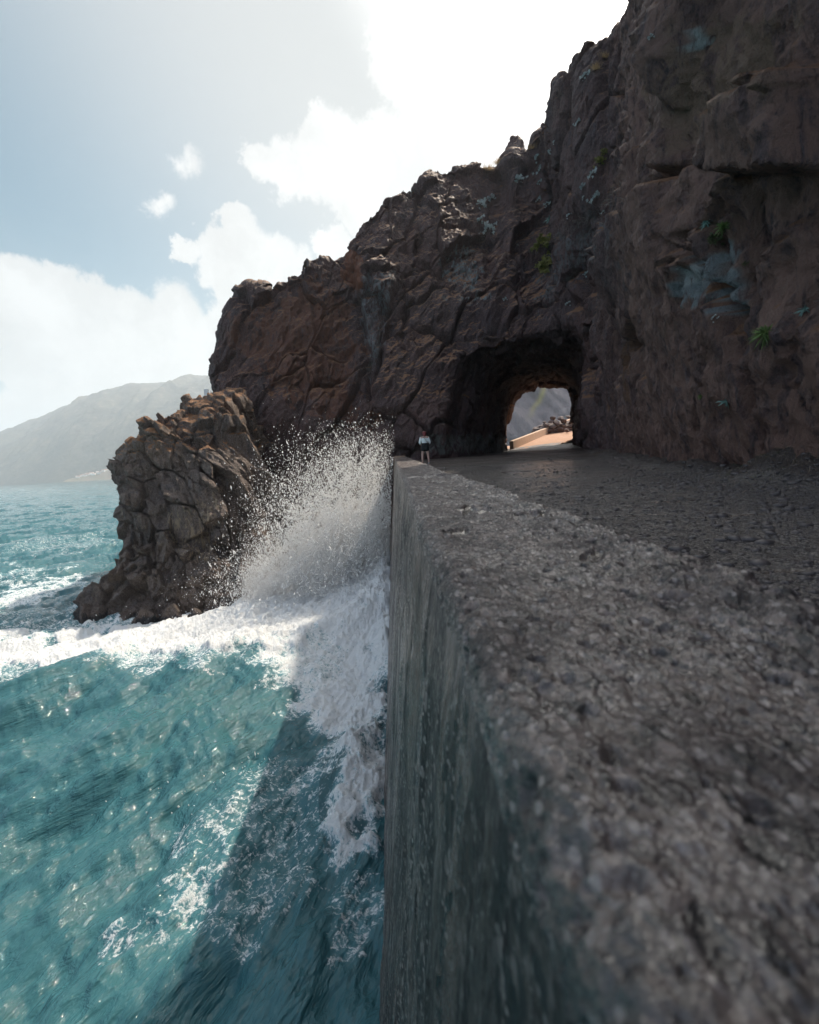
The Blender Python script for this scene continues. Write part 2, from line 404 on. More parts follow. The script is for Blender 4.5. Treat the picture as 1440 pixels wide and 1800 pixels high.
    D += .35 * fbm(dip(V, .22) / 1.5 + 71, 4, .55, ridged=True) * (1.1 - mk)
    D += 0.17 * fbm(dip(V, 0.4) / 0.55, 4, 0.6, ridged=True)
    # ledges and cracks read off the rock face: (polyline, width px, depth m)
    cracks = [([(1440, 165), (1330, 235), (1240, 310), (1150, 390), (1080, 450), (1060, 500), (1010, 540)], 9, 0.8),
              ([(1285, 405), (1310, 450), (1345, 500), (1362, 545), (1352, 600)], 7, 0.7),
              ([(1385, 640), (1372, 720), (1385, 800), (1392, 860)], 9, 0.7), ([(1268, 790), (1262, 740), (1290, 690), (1330, 640)], 6, 0.35),
              ([(1440, 140), (1400, 185), (1375, 240), (1360, 290), (1400, 300), (1440, 290)], 8, 0.5),
              ([(1140, 420), (1110, 470), (1080, 500)], 6, 0.5), ([(1070, 100), (1085, 250), (1050, 380)], 12, 0.6), ([(1140, 90), (1090, 260), (1075, 400)], 9, 0.5),
              ([(738, 335), (725, 400), (715, 440)], 5, 0.5), ([(620, 480), (645, 620), (650, 700)], 8, 0.8), ([(690, 520), (672, 610), (655, 680)], 8, 0.4),
              ([(880, 310), (865, 420), (850, 520)], 8, 0.5), ([(970, 330), (945, 440), (880, 560), (850, 640)], 10, 0.6)]
    for pts, wd, dp in cracks:
        d, _t = polydist(px + wv[:, 0] * 14, py + wv[:, 1] * 14, pts); D -= dp * np.exp(-(d / wd) ** 2)
    # slab standing proud below the long diagonal, overhanging block at the right
    s = side(px + wv[:, 0] * 10, py + wv[:, 1] * 10, [(1440, 172), (1240, 316), (1080, 456), (1066, 520), (1100, 640), (1110, 800), (1600, 900), (1600, 60)])
    near = (V[:, 1] < 31) & (V[:, 0] < 24)
    D += np.where(near, 0.75 * sstep(-4, 14, s), 0)
    s = side(px, py, [(1375, 285), (1385, 215), (1440, 120), (1520, 100), (1520, 300), (1400, 300)]); D += np.where(near, 0.8 * sstep(-3, 14, s), 0)
    s = side(px, py, [(1290, 690), (1340, 560), (1385, 640), (1372, 760), (1378, 850), (1262, 830), (1270, 760)]); D += np.where(near, 0.45 * sstep(-10, 22, s), 0)
    s = side(px, py, [(618, 480), (700, 470), (690, 560), (665, 640), (655, 700), (642, 610)]); D += np.where(V[:, 1] > 34, 0.55 * sstep(-6, 12, s), 0)
    # boulder shelf at the foot of the cliff behind the spray
    soft = sstep(34, 36, V[:, 1]) * sstep(4, 0, V[:, 0]) * sstep(11.2, 9.2, V[:, 2]); f1, f2, rv, _ = worley(V / np.array([1.6, 1.6, 1.2]))
    D += soft * (0.9 * rv[:, 1] * sstep(0, .4, f2 - f1))
    # keep the road verge clear
    D = np.where(V[:, 1] < 33, np.minimum(D, 0.30 + np.maximum(V[:, 2] - 8, 0) * .22 + .25 * fbm(V / 1.7 + 20, 3)), D)
    nr = sstep(38, 26, V[:, 1]); qv = V * np.array([1, 1, .45])
    f1, f2, rv, _ = worley(qv / .42 + .5 * fbm(V / .5, 2)[:, None]); D += nr * ((rv[:, 0] - .5) * .10 * sstep(0, .3, f2 - f1) + .13 * fbm(qv / .30, 4, .65, ridged=True) + .14 * fbm(dip(V, .3) / .9 + 60, 3, ridged=True))
    D += .07 * fbm(V / .28 + 90, 3, .65)
    V = V + N * (D - 0.25)[:, None]
    # ragged crest
    m0.vertices.foreach_set('co', V.astype(np.float32).ravel()); m0.update()
    # ---- rock and soil colours, and a sunlit tint painted on the exit jamb
    px, py, dep = proj(V); n3 = fbm(V / 2.2, 4); n4 = fbm(V / 0.9 + 9, 3)
    tint = np.tile(np.array([0.20, 0.116, 0.092]), (len(V), 1)); amt = np.where(V[:, 1] < 60, .08 + .60 * sstep(1000, 1120, px), .08)
    def patch(poly, col, a, soft=25, noise=75):
        a = min(.95, a * 1.2)
        nonlocal tint, amt
        s = side(px + n3 * noise, py + n4 * noise, poly); f = sstep(-soft, soft, s)
        up = f * a > amt; tint[up] = col; amt = np.maximum(amt, f * a)
    patch([(1130, 0), (1210, 60), (1240, 0), (1440, 0), (1380, 160), (1290, 200), (1160, 330), (1120, 260)], (0.20, 0.128, 0.090), 0.62, 40)
    patch([(1205, 60), (1260, 50), (1262, 150), (1230, 210), (1195, 190)], (0.30, 0.34, 0.34), 0.62, 10)
    patch([(1260, 90), (1320, 60), (1320, 140), (1290, 190)], (0.30, 0.32, 0.30), 0.5, 10)
    patch([(1150, 490), (1280, 430), (1330, 470), (1325, 530), (1250, 545), (1170, 540)], (0.20, 0.235, 0.25), 0.62, 12)
    patch([(1185, 470), (1235, 460), (1235, 500), (1190, 505)], (0.36, 0.40, 0.41), 0.7, 6, 12)
    patch([(1350, 330), (1440, 260), (1440, 470), (1370, 520), (1340, 420)], (0.13, 0.155, 0.17), 0.5, 20)
    patch([(1100, 500), (1200, 560), (1250, 800), (1090, 800)], (0.17, 0.085, 0.045), 0.55, 30)
    patch([(1200, 240), (1330, 260), (1230, 430), (1130, 430)], (0.14, 0.085, 0.062), 0.55, 30)
    patch([(620, 480), (700, 470), (690, 560), (665, 640), (655, 700), (640, 610)], (0.16, 0.175, 0.185), 0.5, 10, 14)
    patch([(560, 480), (615, 500), (640, 640), (650, 760), (560, 760), (420, 640), (400, 560)], (0.15, 0.065, 0.042), 0.60, 30)
    patch([(605, 430), (640, 450), (640, 520), (600, 500)], (0.20, 0.075, 0.04), 0.65, 10, 14)
    patch([(780, 440), (850, 420), (860, 520), (800, 540)], (0.18, 0.22, 0.23), 0.50, 15)
    patch([(960, 420), (1060, 360), (1080, 440), (960, 540), (900, 560)], (0.12, 0.12, 0.125), 0.5, 20)
    patch([(740, 760), (893, 760), (893, 800), (740, 800)], (0.16, 0.16, 0.15), 0.55, 8, 10)
    # loose orange soil on everything that faces up
    N = vnormals(m0); up = sstep(0.35, 0.7, N[:, 2]) * (V[:, 2] > 10) * (py < 700); m = up * 0.8 > amt
    tint[m] = (0.22, 0.105, 0.05); amt = np.maximum(amt, up * 0.8)
    ex = (V[:, 1] > 60) & (V[:, 2] < 15) & (V[:, 0] < 18); tint[ex] = (0.30, 0.15, 0.08); amt[ex] = 0.7  # left jamb at the tunnel exit painted orange, as if sunlit
    attr(m0, 'tint', tint); attr(m0, 'tamt', amt)
    o = link('cliff', m0, M_cliff, kind='structure', label='dark brown volcanic cliff rising over the road, cut by a tunnel')
    return o
cliff = build_cliff()

# ------------------------------------------------------------------ headland
def build_headland():
    # z, xl, xr, yf, yb
    lv = [(-2.5, -20.6, -6.0, 23.6, 42), (0, -19.3, -6.6, 24.3, 42), (2.2, -18.6, -7.2, 25.9, 42), (3.4, -18.1, -7.6, 27.0, 42), (5, -17.5, -8.0, 28.0, 42),
          (7, -17.1, -8.6, 28.4, 42), (9.0, -17.3, -9.2, 28.9, 42), (10.6, -16.7, -9.8, 29.6, 42), (12.0, -15.5, -10.2, 30.6, 42), (13.2, -14.0, -10.4, 31.8, 42), (13.9, -14.2, -10.2, 33.5, 41.5), (14.3, -13.9, -11.6, 36, 41)]
    rings = []
    for z, xl, xr, yf, yb in lv:
        ring = []; cx, cy = (xl + xr) / 2, (yf + yb) / 2
        for k in range(28):
            a = 2 * math.pi * k / 28; c, s = math.cos(a), math.sin(a); p = 0.42
            ring.append(Vector((cx + (xr - xl) / 2 * math.copysign(abs(c) ** p, c), cy + (yb - yf) / 2 * math.copysign(abs(s) ** p, s), z)))
        rings.append(ring)
    r = remesh(loft(rings), 0.22); V, Q = coords(r), quads(r); V = smoothV(V, Q, 2)
    cen = V[Q].mean(1); inv = (cen[:, 1] < 41) & (cen[:, 2] > -1)
    for _ in range(2):
        cen = V[Q].mean(1); inv = (cen[:, 1] < 41) & (cen[:, 2] > -1); V2, Q2 = subdiv(V, Q[inv]); V, Q = V2, np.concatenate([Q2, Q[~inv]])
    V = smoothV(V, Q, 2); me = mesh_np('headland', V, Q); V = coords(me); N = vnormals(me)
    wv = np.stack([fbm(V * 0.4 + k * 31, 3) for k in range(3)], 1)
    # tilted prisms: lean to the left going up in the upper half, upright lower down
    tilt = 0.38 * sstep(4.0, 9.5, V[:, 2])
    q = np.stack([V[:, 0] + (V[:, 2] - 6) * tilt, V[:, 1] + (V[:, 2] - 6) * 0.2, (V[:, 2] - V[:, 0] * tilt * .5) * 0.17], 1)
    D = 1.0 * fbm(V / 5.0, 3)
    f1, f2, rv, vec = worley(q / 1.3 + 0.08 * wv)
    e = f2 - f1
    plane = (vec * (rv[:, 1:4] - .5)).sum(1)
    D += (rv[:, 0] - .4) * 0.9 * sstep(0, .05, e) + 1.35 * plane - 0.26 * (1 - sstep(0, .05, e))
    f1, f2, rv, vec = worley(q / 0.55 + 0.15 * wv); e = f2 - f1
    mk = sstep(-.25, .25, fbm(V / 2.6 + 44, 2)); D += (.25 + .75 * mk) * ((rv[:, 0] - .5) * 0.42 * sstep(0, .06, e) + 0.6 * (vec * (rv[:, 1:4] - .5)).sum(1) - 0.06 * (1 - sstep(0, .05, e)))
    D += .16 * fbm(q / np.array([.5, .5, .8]) + 61, 4, .6, ridged=True)
    D += 0.12 * fbm(V / 0.5, 4, 0.6)
    # blocky rubble cap
    cap = sstep(9.8, 11.2, V[:, 2] + wv[:, 0]); f1, f2, rv, vec = worley(V / 1.5 + .3 * wv)
    D += cap * ((rv[:, 0] - .35) * 1.1 * sstep(0, .15, f2 - f1) - .25 * (1 - sstep(0, .1, f2 - f1)))
    # notches on the sea side
    for zc, w_, dp in ((3.9, .7, .9), (7.7, .5, .35)):
        D -= dp * np.exp(-((V[:, 2] - zc - wv[:, 0]) / w_) ** 2) * sstep(-15.5, -17.2, V[:, 0])
    D *= 1 - .45 * sstep(9.5, 12, V[:, 2]); V = V + N * (D - .2)[:, None]
    me.vertices.foreach_set('co', V.astype(np.float32).ravel()); me.update()
    N = vnormals(me); px, py, _d = proj(V)
    tint = np.tile(np.array([0.27, 0.215, 0.165]), (len(V), 1)); amt = 0.40 * np.ones(len(V))
    low = sstep(2.6, 1.0, V[:, 2] + wv[:, 0]); tint[low > .3] = (0.03, 0.03, 0.034); amt = np.maximum(amt, low * .95)
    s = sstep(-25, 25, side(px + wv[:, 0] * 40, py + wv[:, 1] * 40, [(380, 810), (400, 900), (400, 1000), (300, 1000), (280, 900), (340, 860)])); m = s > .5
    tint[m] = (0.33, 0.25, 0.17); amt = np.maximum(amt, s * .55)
    up = sstep(.3, .65, N[:, 2]) * (V[:, 2] > 10.3); m = up > .4; tint[m] = (0.30, 0.15, 0.07); amt = np.maximum(amt, up * .85)
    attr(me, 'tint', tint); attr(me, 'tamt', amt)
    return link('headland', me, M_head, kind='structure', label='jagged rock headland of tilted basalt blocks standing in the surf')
headland = build_headland()

# ------------------------------------------------------------------ wet concrete
def concrete_top():
    m, t = mat('sea_wall_top'); tc = t.node('ShaderNodeTexCoord').outputs['Object']
    n1 = t.noise(tc, 3.0, 6, 0.6); n2 = t.noise(tc, 62, 9, 0.74); n3 = t.noise(tc, 160, 4, 0.6)
    c = t.mix(t.mapr(n1, .3, .7), (0.074, 0.056, 0.056), (0.165, 0.118, 0.102))
    pm = t.mapr(t.noise(tc, 2.2, 5, .6), .36, .60, .30, 1.0); c = t.mix(t.math('MULTIPLY', pm, t.mapr(n2, .54, .45)), c, (0.035, 0.031, 0.036)); c = t.mix(t.math('MULTIPLY', pm, t.mapr(t.noise(tc, 17, 9, .8), .48, .41, 0, 1.0)), c, (0.030, 0.026, 0.03)); c = t.mix(t.mapr(t.noise(tc, 34, 7, .78), .55, .61, 0, .7), c, (0.38, 0.33, 0.32)); c = t.mix(t.mapr(t.noise(tc, 90, 5, .8), .46, .40, 0, .8), c, (0.025, 0.022, 0.025))
    c = t.mix(t.mapr(n3, .6, .75, 0, .5), c, (0.30, 0.27, 0.25))
    c = t.mix(t.mapr(t.noise(t.scale(tc, (1, .6, 1)), 7.5, 8, .74), .50, .42, 0, .85), c, (0.024, 0.021, 0.024)); c = t.mix(t.mapr(t.noise(tc, 6.0, 9, .8), .53, .60, 0, .5), c, (0.30, 0.26, 0.25))
    gv = t.vmath('ADD', t.scale(tc, (1, .7, 1)), (0, 0, 0)); k1, d1 = t.cells(gv, 26); k2, d2 = t.cells(gv, 60)
    c = t.mix(t.math('MULTIPLY', t.mapr(k1, .55, .75), t.mapr(d1, .55, .30)), c, (0.235, 0.190, 0.178)); c = t.mix(t.math('MULTIPLY', t.mapr(k1, .42, .25), t.mapr(d1, .60, .35)), c, (0.018, 0.016, 0.018))
    c = t.mix(t.math('MULTIPLY', t.mapr(k2, .70, .80), t.mapr(d2, .5, .3)), c, (0.36, 0.32, 0.31))
    vb = t.voro(tc, 45, 'F1'); st = t.math('MULTIPLY', t.mapr(vb, .16, .28, 1, 0), t.mapr(t.noise(tc, 9, 3), .45, .6))
    c = t.mix(st, c, (0.028, 0.026, 0.03))
    wet = t.node('ShaderNodeAttribute', attribute_name='wet').outputs['Fac']
    c = t.mix(wet, c, (0.035, 0.026, 0.02))
    ro = t.mapr(n2, .35, .65, .20, .50); ro = t.math('MULTIPLY', ro, t.mapr(wet, 0, 1, 1, .22))
    dry = t.math('SUBTRACT', 1.0, wet)
    nb = t.bump(t.noise(tc, 55, 10, .72), t.math('MULTIPLY', dry, 1.0), .03); nb = t.bump(n3, t.math('MULTIPLY', dry, .8), .006, nb)
    finish(t, Base_Color=c, Roughness=ro, Normal=nb, Coat_Weight=t.math('MAXIMUM', t.math('MULTIPLY', t.mapr(n1, .36, .60, .35, 1.0), t.mapr(t.noise(tc, .8, 4), .35, .6, .6, 1.0)), wet), Coat_Roughness=.11, Coat_IOR=1.6, Coat_Normal=t.bump(t.noise(t.scale(tc, (1, .6, 1)), 14, 5, .66), .8, .036)); return m
def concrete_face():
    m, t = mat('sea_wall_face'); tc = t.node('ShaderNodeTexCoord').outputs['Object']
    sv = t.scale(tc, (1, 1.6, .10)); n1 = t.noise(sv, 2.6, 8, .65, .3); n2 = t.noise(t.scale(tc, (1, 1, .35)), 26, 8, .72); n3 = t.noise(tc, 1.0, 5)
    c = t.mix(t.mapr(n1, .42, .60), (0.018, 0.013, 0.012), (0.17, 0.125, 0.102))
    c = t.mix(t.mapr(n3, .4, .7, 0, .35), c, (0.055, 0.055, 0.056))
    n2 = t.noise(t.scale(tc, (1, 1, .6)), 34, 9, .76); pits = t.math('MULTIPLY', t.mapr(n2, .50, .58), t.mapr(n1, .40, .60, 1, .15))
    c = t.mix(pits, c, (0.02, 0.018, 0.02)); c = t.mix(t.mapr(n2, .45, .38, 0, .8), c, (0.34, 0.30, 0.28))
    runs = t.mapr(t.noise(t.scale(tc, (1, 3.2, .07)), 3.3, 8, .72, .4), .56, .61); c = t.mix(t.math('MULTIPLY', runs, .95), c, (0.012, 0.011, 0.013))
    k1, d1 = t.cells(t.scale(tc, (1, 1, .8)), 24); k2, d2 = t.cells(tc, 48); gm = t.mapr(t.noise(t.scale(tc, (1, 1.4, .22)), 2.0, 5, .6), .40, .56)
    c = t.mix(t.math('MULTIPLY', gm, t.math('MULTIPLY', t.mapr(k1, .58, .74), t.mapr(d1, .5, .3))), c, (0.26, 0.225, 0.21)); c = t.mix(t.math('MULTIPLY', gm, t.mapr(k1, .45, .30)), c, (0.014, 0.012, 0.014)); c = t.mix(t.math('MULTIPLY', gm, t.math('MULTIPLY', t.mapr(k2, .7, .8), t.mapr(d2, .5, .3))), c, (0.38, 0.34, 0.32))
    ro = t.mapr(n1, .4, .62, .5, .25)
    ro = t.math('ADD', ro, t.math('MULTIPLY', pits, .25))
    h = t.math('ADD', n2, t.math('MULTIPLY', n1, .6)); nb = t.bump(h, .8, .05); nb = t.bump(t.noise(tc, 70, 7, .75), .9, .012, nb)
    finish(t, Base_Color=c, Roughness=ro, Normal=nb, Coat_Weight=t.math('MULTIPLY', t.mapr(runs, 0, 1, .4, .05), t.mapr(pits, 0, 1, 1, .2)), Coat_Roughness=.16, Coat_Normal=t.bump(t.noise(t.scale(tc, (1, 1, .35)), 9, 7, .7), 1.0, .05)); return m
M_wtop, M_wface = concrete_top(), concrete_face()

def build_wall():
    root = empty('sea_wall', (0.6, 0, 7.6), label='long rough concrete sea wall running from the foreground to the spray', category='sea wall')
    # stations along the wall, close together near the viewer
    ys = [-1.6]; 
    while ys[-1] < WEND: ys.append(ys[-1] + max(0.0030, 0.0038 * abs(max(ys[-1], .3))) * (1 if ys[-1] > .1 else 2.5))
    ys = np.array(ys); ny = len(ys)
    # top: across from the rounded sea edge to the road side
    a, b = 0.142, 0.90
    s = np.concatenate([np.linspace(-.42, 0.0, 70)[:-1], np.linspace(0, 1, 330), 1 + np.linspace(0.004, .42, 60)])
    S, Y = np.meshgrid(s, ys, indexing='ij'); s_, y = S.ravel(), Y.ravel()
    edge = a + 0.020 * fbm(np.stack([y * .9, y * 0, y * 0], 1), 4); inner = b + 0.05 * fbm(np.stack([y * .7 + 50, y * 0, y * 0], 1), 4) + np.where(y < 7.3, .07, 0) - np.where((y > 7.3) & (y < 9.4), .05, 0)
    rr = 0.055
    # profile with rounded shoulders
    x = edge + rr + (inner - edge - 2 * rr) * np.clip(s_, 0, 1); z = np.zeros_like(x)
    l = s_ < 0; ang = np.clip(-s_ / .16, 0, 1) * R(84); x = np.where(l, edge + rr - rr * np.sin(ang) - np.clip(-s_ - .16, 0, 1) * .02, x); z = np.where(l, -rr + rr * np.cos(ang) - np.clip(-s_ - .16, 0, 1) * .22, z)
    r_ = s_ > 1; ang = np.clip((s_ - 1) / .14, 0, 1) * R(80); x = np.where(r_, inner - rr + rr * np.sin(ang) + np.clip(s_ - 1.14, 0, 1) * .12, x); z = np.where(r_, -rr + rr * np.cos(ang) - np.clip(s_ - 1.14, 0, 1) * 1.9, z)
    Z = wall_z(y) + z + np.where(y > 7.3, 0.012, 0)
    V = np.stack([x, y, Z], 1)
    topw = sstep(-.05, .05, s_) * sstep(1.04, .96, s_)
    big = fbm(V / np.array([.5, .9, .6]), 4)
    fine = fbm(V / .060, 5, .66); fine2 = fbm(V / .022 + 5, 3, .6)
    f1, f2, rv, _ = worley(V / .055 + .4 * fbm(V / .1, 2)[:, None]); pit = sstep(.42, .12, f1) * (rv[:, 3] > .62)
    f1b, _, rvb, _ = worley(V / .016); pit2 = sstep(.45, .15, f1b) * (rvb[:, 3] > .6); fa, _, ra, _ = worley(V / np.array([.038, .054, .038]) + 9); dome = np.sqrt(np.maximum(.30 - fa * fa, 0)) * (ra[:, 2] - .25)
    lump = fbm(V / np.array([.12, .20, .16]) + 3, 4, .6, ridged=True)
    roughen = 0.55 + .45 * sstep(.2, .9, s_)
    d = 0.013 * dome * sstep(-.5, .3, big) * sstep(.05, .5, s_ + .2) + 0.026 * big + roughen * (0.022 * fine + (0.018 + .026 * sstep(.6, 1, s_)) * lump) + 0.0035 * fine2 - 0.030 * pit * roughen - 0.004 * pit2
    # shallow water-filled hollows
    pl = fbm(V / np.array([.24, .26, 1]) + 40, 3, .5); hollow = sstep(.25, .33, pl) * topw * sstep(1.2, 2.0, y)
    d = d * (1 - .85 * hollow) - .020 * hollow
    # missing chips along both arrises
    chip = sstep(.25, .6, fbm(V / .12 + 70, 3)) * np.exp(-((np.where(s_ < .5, s_ + .04, s_ - 1.03)) / .07) ** 2); d -= chip * .035
    nx = np.where(l, -np.sin(np.clip(-s_ / .16, 0, 1) * R(84)), np.where(r_, np.sin(np.clip((s_ - 1) / .14, 0, 1) * R(80)), 0)); nz = np.sqrt(np.maximum(1 - nx ** 2, 0))
    V[:, 0] += nx * d; V[:, 2] += nz * d
    me = mesh_np('coping', V, gridQ(len(s), ny)[:, ::-1]); attr(me, 'wet', sstep(.5, .9, hollow))
    if vnormals(me)[len(V) // 2][2] < 0: me.flip_normals()
    link('coping', me, M_wtop, root).matrix_parent_inverse = Matrix.Translation(-root.location)
    # battered sea face
    zz = np.linspace(0, 1, 230) ** 1.15; yf = [-1.6]
    while yf[-1] < WEND: yf.append(yf[-1] + max(.012, .011 * abs(yf[-1])))
    yf = np.array(yf); T_, Y = np.meshgrid(zz, yf, indexing='ij'); t_, y = T_.ravel(), Y.ravel()
    zt = wall_z(y) - .085; z = zt + (-2.0 - zt) * t_; x = a + .004 - (zt - z) * 0.1085
    V = np.stack([x, y, z], 1)
    st = fbm(V / np.array([1, .35, 2.6]), 5, .6); d = 0.05 * fbm(V / np.array([2, 1.8, 2.5]), 3) + .028 * st + .012 * fbm(V / .16, 3, .6) * sstep(-.3, .4, st)
    d += .03 * fbm(V / np.array([1, .09, 1.6]) + 11, 4, .6, ridged=True) * sstep(-.2, .3, st) ; d *= sstep(0, .03, t_)
    V[:, 0] -= d
    me = mesh_np('wall_face', V, gridQ(len(zz), len(yf)));
    if vnormals(me)[len(V) // 2][0] > 0: me.flip_normals()
    link('wall_face', me, M_wface, root).matrix_parent_inverse = Matrix.Translation(-root.location)
    # end block, a little higher than the rest
    bm = bmesh.new(); y0, y1 = WEND - .02, WEND + 1.3; zt = float(wall_z(WEND)) + .10
    pts = lambda y: [(-.85, y, -2), (.95, y, -2), (.91, y, zt - .06), (.85, y, zt), (.20, y, zt + .02), (.11, y, zt - .06)]
    A = [bm.verts.new(p) for p in pts(y0)]; B = [bm.verts.new(p) for p in pts(y1)]
    for k in range(6): bm.faces.new((A[k], A[(k + 1) % 6], B[(k + 1) % 6], B[k]))
    bm.faces.new(A); bm.faces.new(B); bmesh.ops.recalc_face_normals(bm, faces=bm.faces)
    me = bpy.data.meshes.new('end_block'); bm.to_mesh(me); bm.free()
    link('end_block', me, simple('end_concrete', (.34, .25, .19), .75, .3, 6, .03), root).matrix_parent_inverse = Matrix.Translation(-root.location)
    return root
sea_wall = build_wall()

# ------------------------------------------------------------------ road
def road_material():
    m, t = mat('road_asphalt'); tc = t.node('ShaderNodeTexCoord').outputs['Object']
    n1 = t.noise(tc, .6, 5, .6); n2 = t.noise(tc, 38, 4, .7); n3 = t.voro(tc, 60, 'F1')
    c = t.mix(t.mapr(n1, .35, .65), (0.026, 0.025, 0.030), (0.050, 0.046, 0.050))
    c = t.mix(t.mapr(n2, .52, .62, 0, .8), c, (0.09, 0.076, 0.07)); c = t.mix(t.mapr(n3, .10, .35, .55, 0), c, (0.02, 0.02, 0.024))
    gv = t.vmath('ADD', t.scale(tc, (1, .7, 1)), (0, 0, 0)); k1, d1 = t.cells(gv, 30); k2, d2 = t.cells(gv, 64)
    c = t.mix(t.math('MULTIPLY', t.mapr(k1, .55, .75), t.mapr(d1, .55, .30)), c, (0.10, 0.084, 0.078)); c = t.mix(t.math('MULTIPLY', t.mapr(k1, .42, .25), t.mapr(d1, .60, .35)), c, (0.018, 0.016, 0.018))
    c = t.mix(t.math('MULTIPLY', t.mapr(k2, .70, .80), t.mapr(d2, .5, .3)), c, (0.24, 0.21, 0.20))
    dirt = t.node('ShaderNodeAttribute', attribute_name='dirt').outputs['Fac']
    dm = t.mapr(t.math('ADD', dirt, t.math('MULTIPLY', t.math('SUBTRACT', t.noise(tc, 2.2, 7, .7), .5), 1.2)), .4, .7)
    c = t.mix(t.math('MULTIPLY', dm, .85), c, t.mix(n2, (0.018, 0.014, 0.014), (0.055, 0.038, 0.032)))
    wet = t.node('ShaderNodeAttribute', attribute_name='wet').outputs['Fac']; c = t.mix(wet, c, (0.03, 0.022, 0.02))
    ro = t.mapr(n1, .3, .7, .28, .5); ro = t.math('MULTIPLY', ro, t.mapr(wet, 0, 1, 1, .1))
    dry = t.math('SUBTRACT', 1.0, wet)
    nb = t.bump(t.noise(tc, 30, 8, .75), t.math('MULTIPLY', dry, 1.0), .05); nb = t.bump(n3, t.math('MULTIPLY', dry, .9), .02, nb)
    finish(t, Base_Color=c, Roughness=ro, Normal=nb, Coat_Weight=t.math('MULTIPLY', t.mapr(dirt, .2, .7, 1, .0), 1.0), Coat_Roughness=.12, Coat_Normal=t.bump(t.noise(t.scale(tc, (1, .5, 1)), 9, 5, .7), 1.0, .06)); return m
def build_road():
    yy = np.concatenate([np.linspace(-20, .5, 60)[:-1], .5 * (120 ** np.linspace(0, 1, 620))]); xx = np.linspace(0, 1, 330)
    X, Y = np.meshgrid(xx, yy, indexing='ij'); u, y = X.ravel(), Y.ravel()
    x0 = np.where(y < WEND, .82, .82 + (y - WEND) * .25); x1 = 16 + np.maximum(y - 20, 0) * .35; x = x0 + (x1 - x0) * u
    z = np.where(y < 57, road_z(x, y), 0) + np.where(y >= 57, exit_z(x, y), 0); bl = sstep(50, 58, y); z = road_z(x, y) * (1 - bl) + exit_z(x, y) * bl
    V = np.stack([x, y, z], 1)
    d = .035 * fbm(V / 2.5, 3) + .007 * fbm(V / .09, 3, .6) + .012 * fbm(V / .35, 3)
    # rubble bank against the cliff foot
    foot = np.interp(y, [-10, -3, 2, 6.5, 10, 13, 17, 22, 26, 31, 60], [7.5, 6.8, 6.3, 6.0, 6.7, 7.6, 8.9, 10.5, 11.9, 13.6, 24.5])
    bank = sstep(1.3, .1, foot - x + .4 * fbm(V / 1.2, 2)); d += bank * (.20 + .25 * (fbm(V / .5, 4, .6)))
    d += .5 * sstep(1.9, -.2, np.hypot((x - 6.4) / 1.3, (y - 6.9) / 1.5) * 1.6) * (1 + .3 * fbm(V / .3, 3))
    wet = np.zeros(len(V))
    for (px, py, rx, ry, zz) in ((1368, 1002, .15, .05, 0), (905, 829, .45, .5, 0), (1045, 912, .16, .08, 0), (1120, 905, .3, .07, 0), (1290, 905, .4, .06, 0), (1180, 880, .3, .10, 0)):
        dr = ray(px, py); q = .80 + .0185 * 0; tt = .80 / (-dr[2] + .0185 * dr[1]); P = CAM + dr * tt
        w = sstep(1.12, .85, np.hypot((x - P[0]) / rx, (y - P[1]) / ry) + .35 * fbm(V / .25, 2)); wet = np.maximum(wet, w)
    d = d * (1 - wet) - .02 * wet; V[:, 2] += d
    dirt = np.maximum(bank, sstep(15, 24, y) * .75); dirt = np.maximum(dirt, .9 * sstep(54, 58, y))
    me = mesh_np('road', V, gridQ(len(xx), len(yy)))
    if vnormals(me)[len(V) // 2][2] < 0: me.flip_normals()
    attr(me, 'wet', wet); attr(me, 'dirt', dirt)
    link('road', me, road_material(), kind='structure', label='dark gritty coast road with small puddles leading into the tunnel')
    return V
build_road()

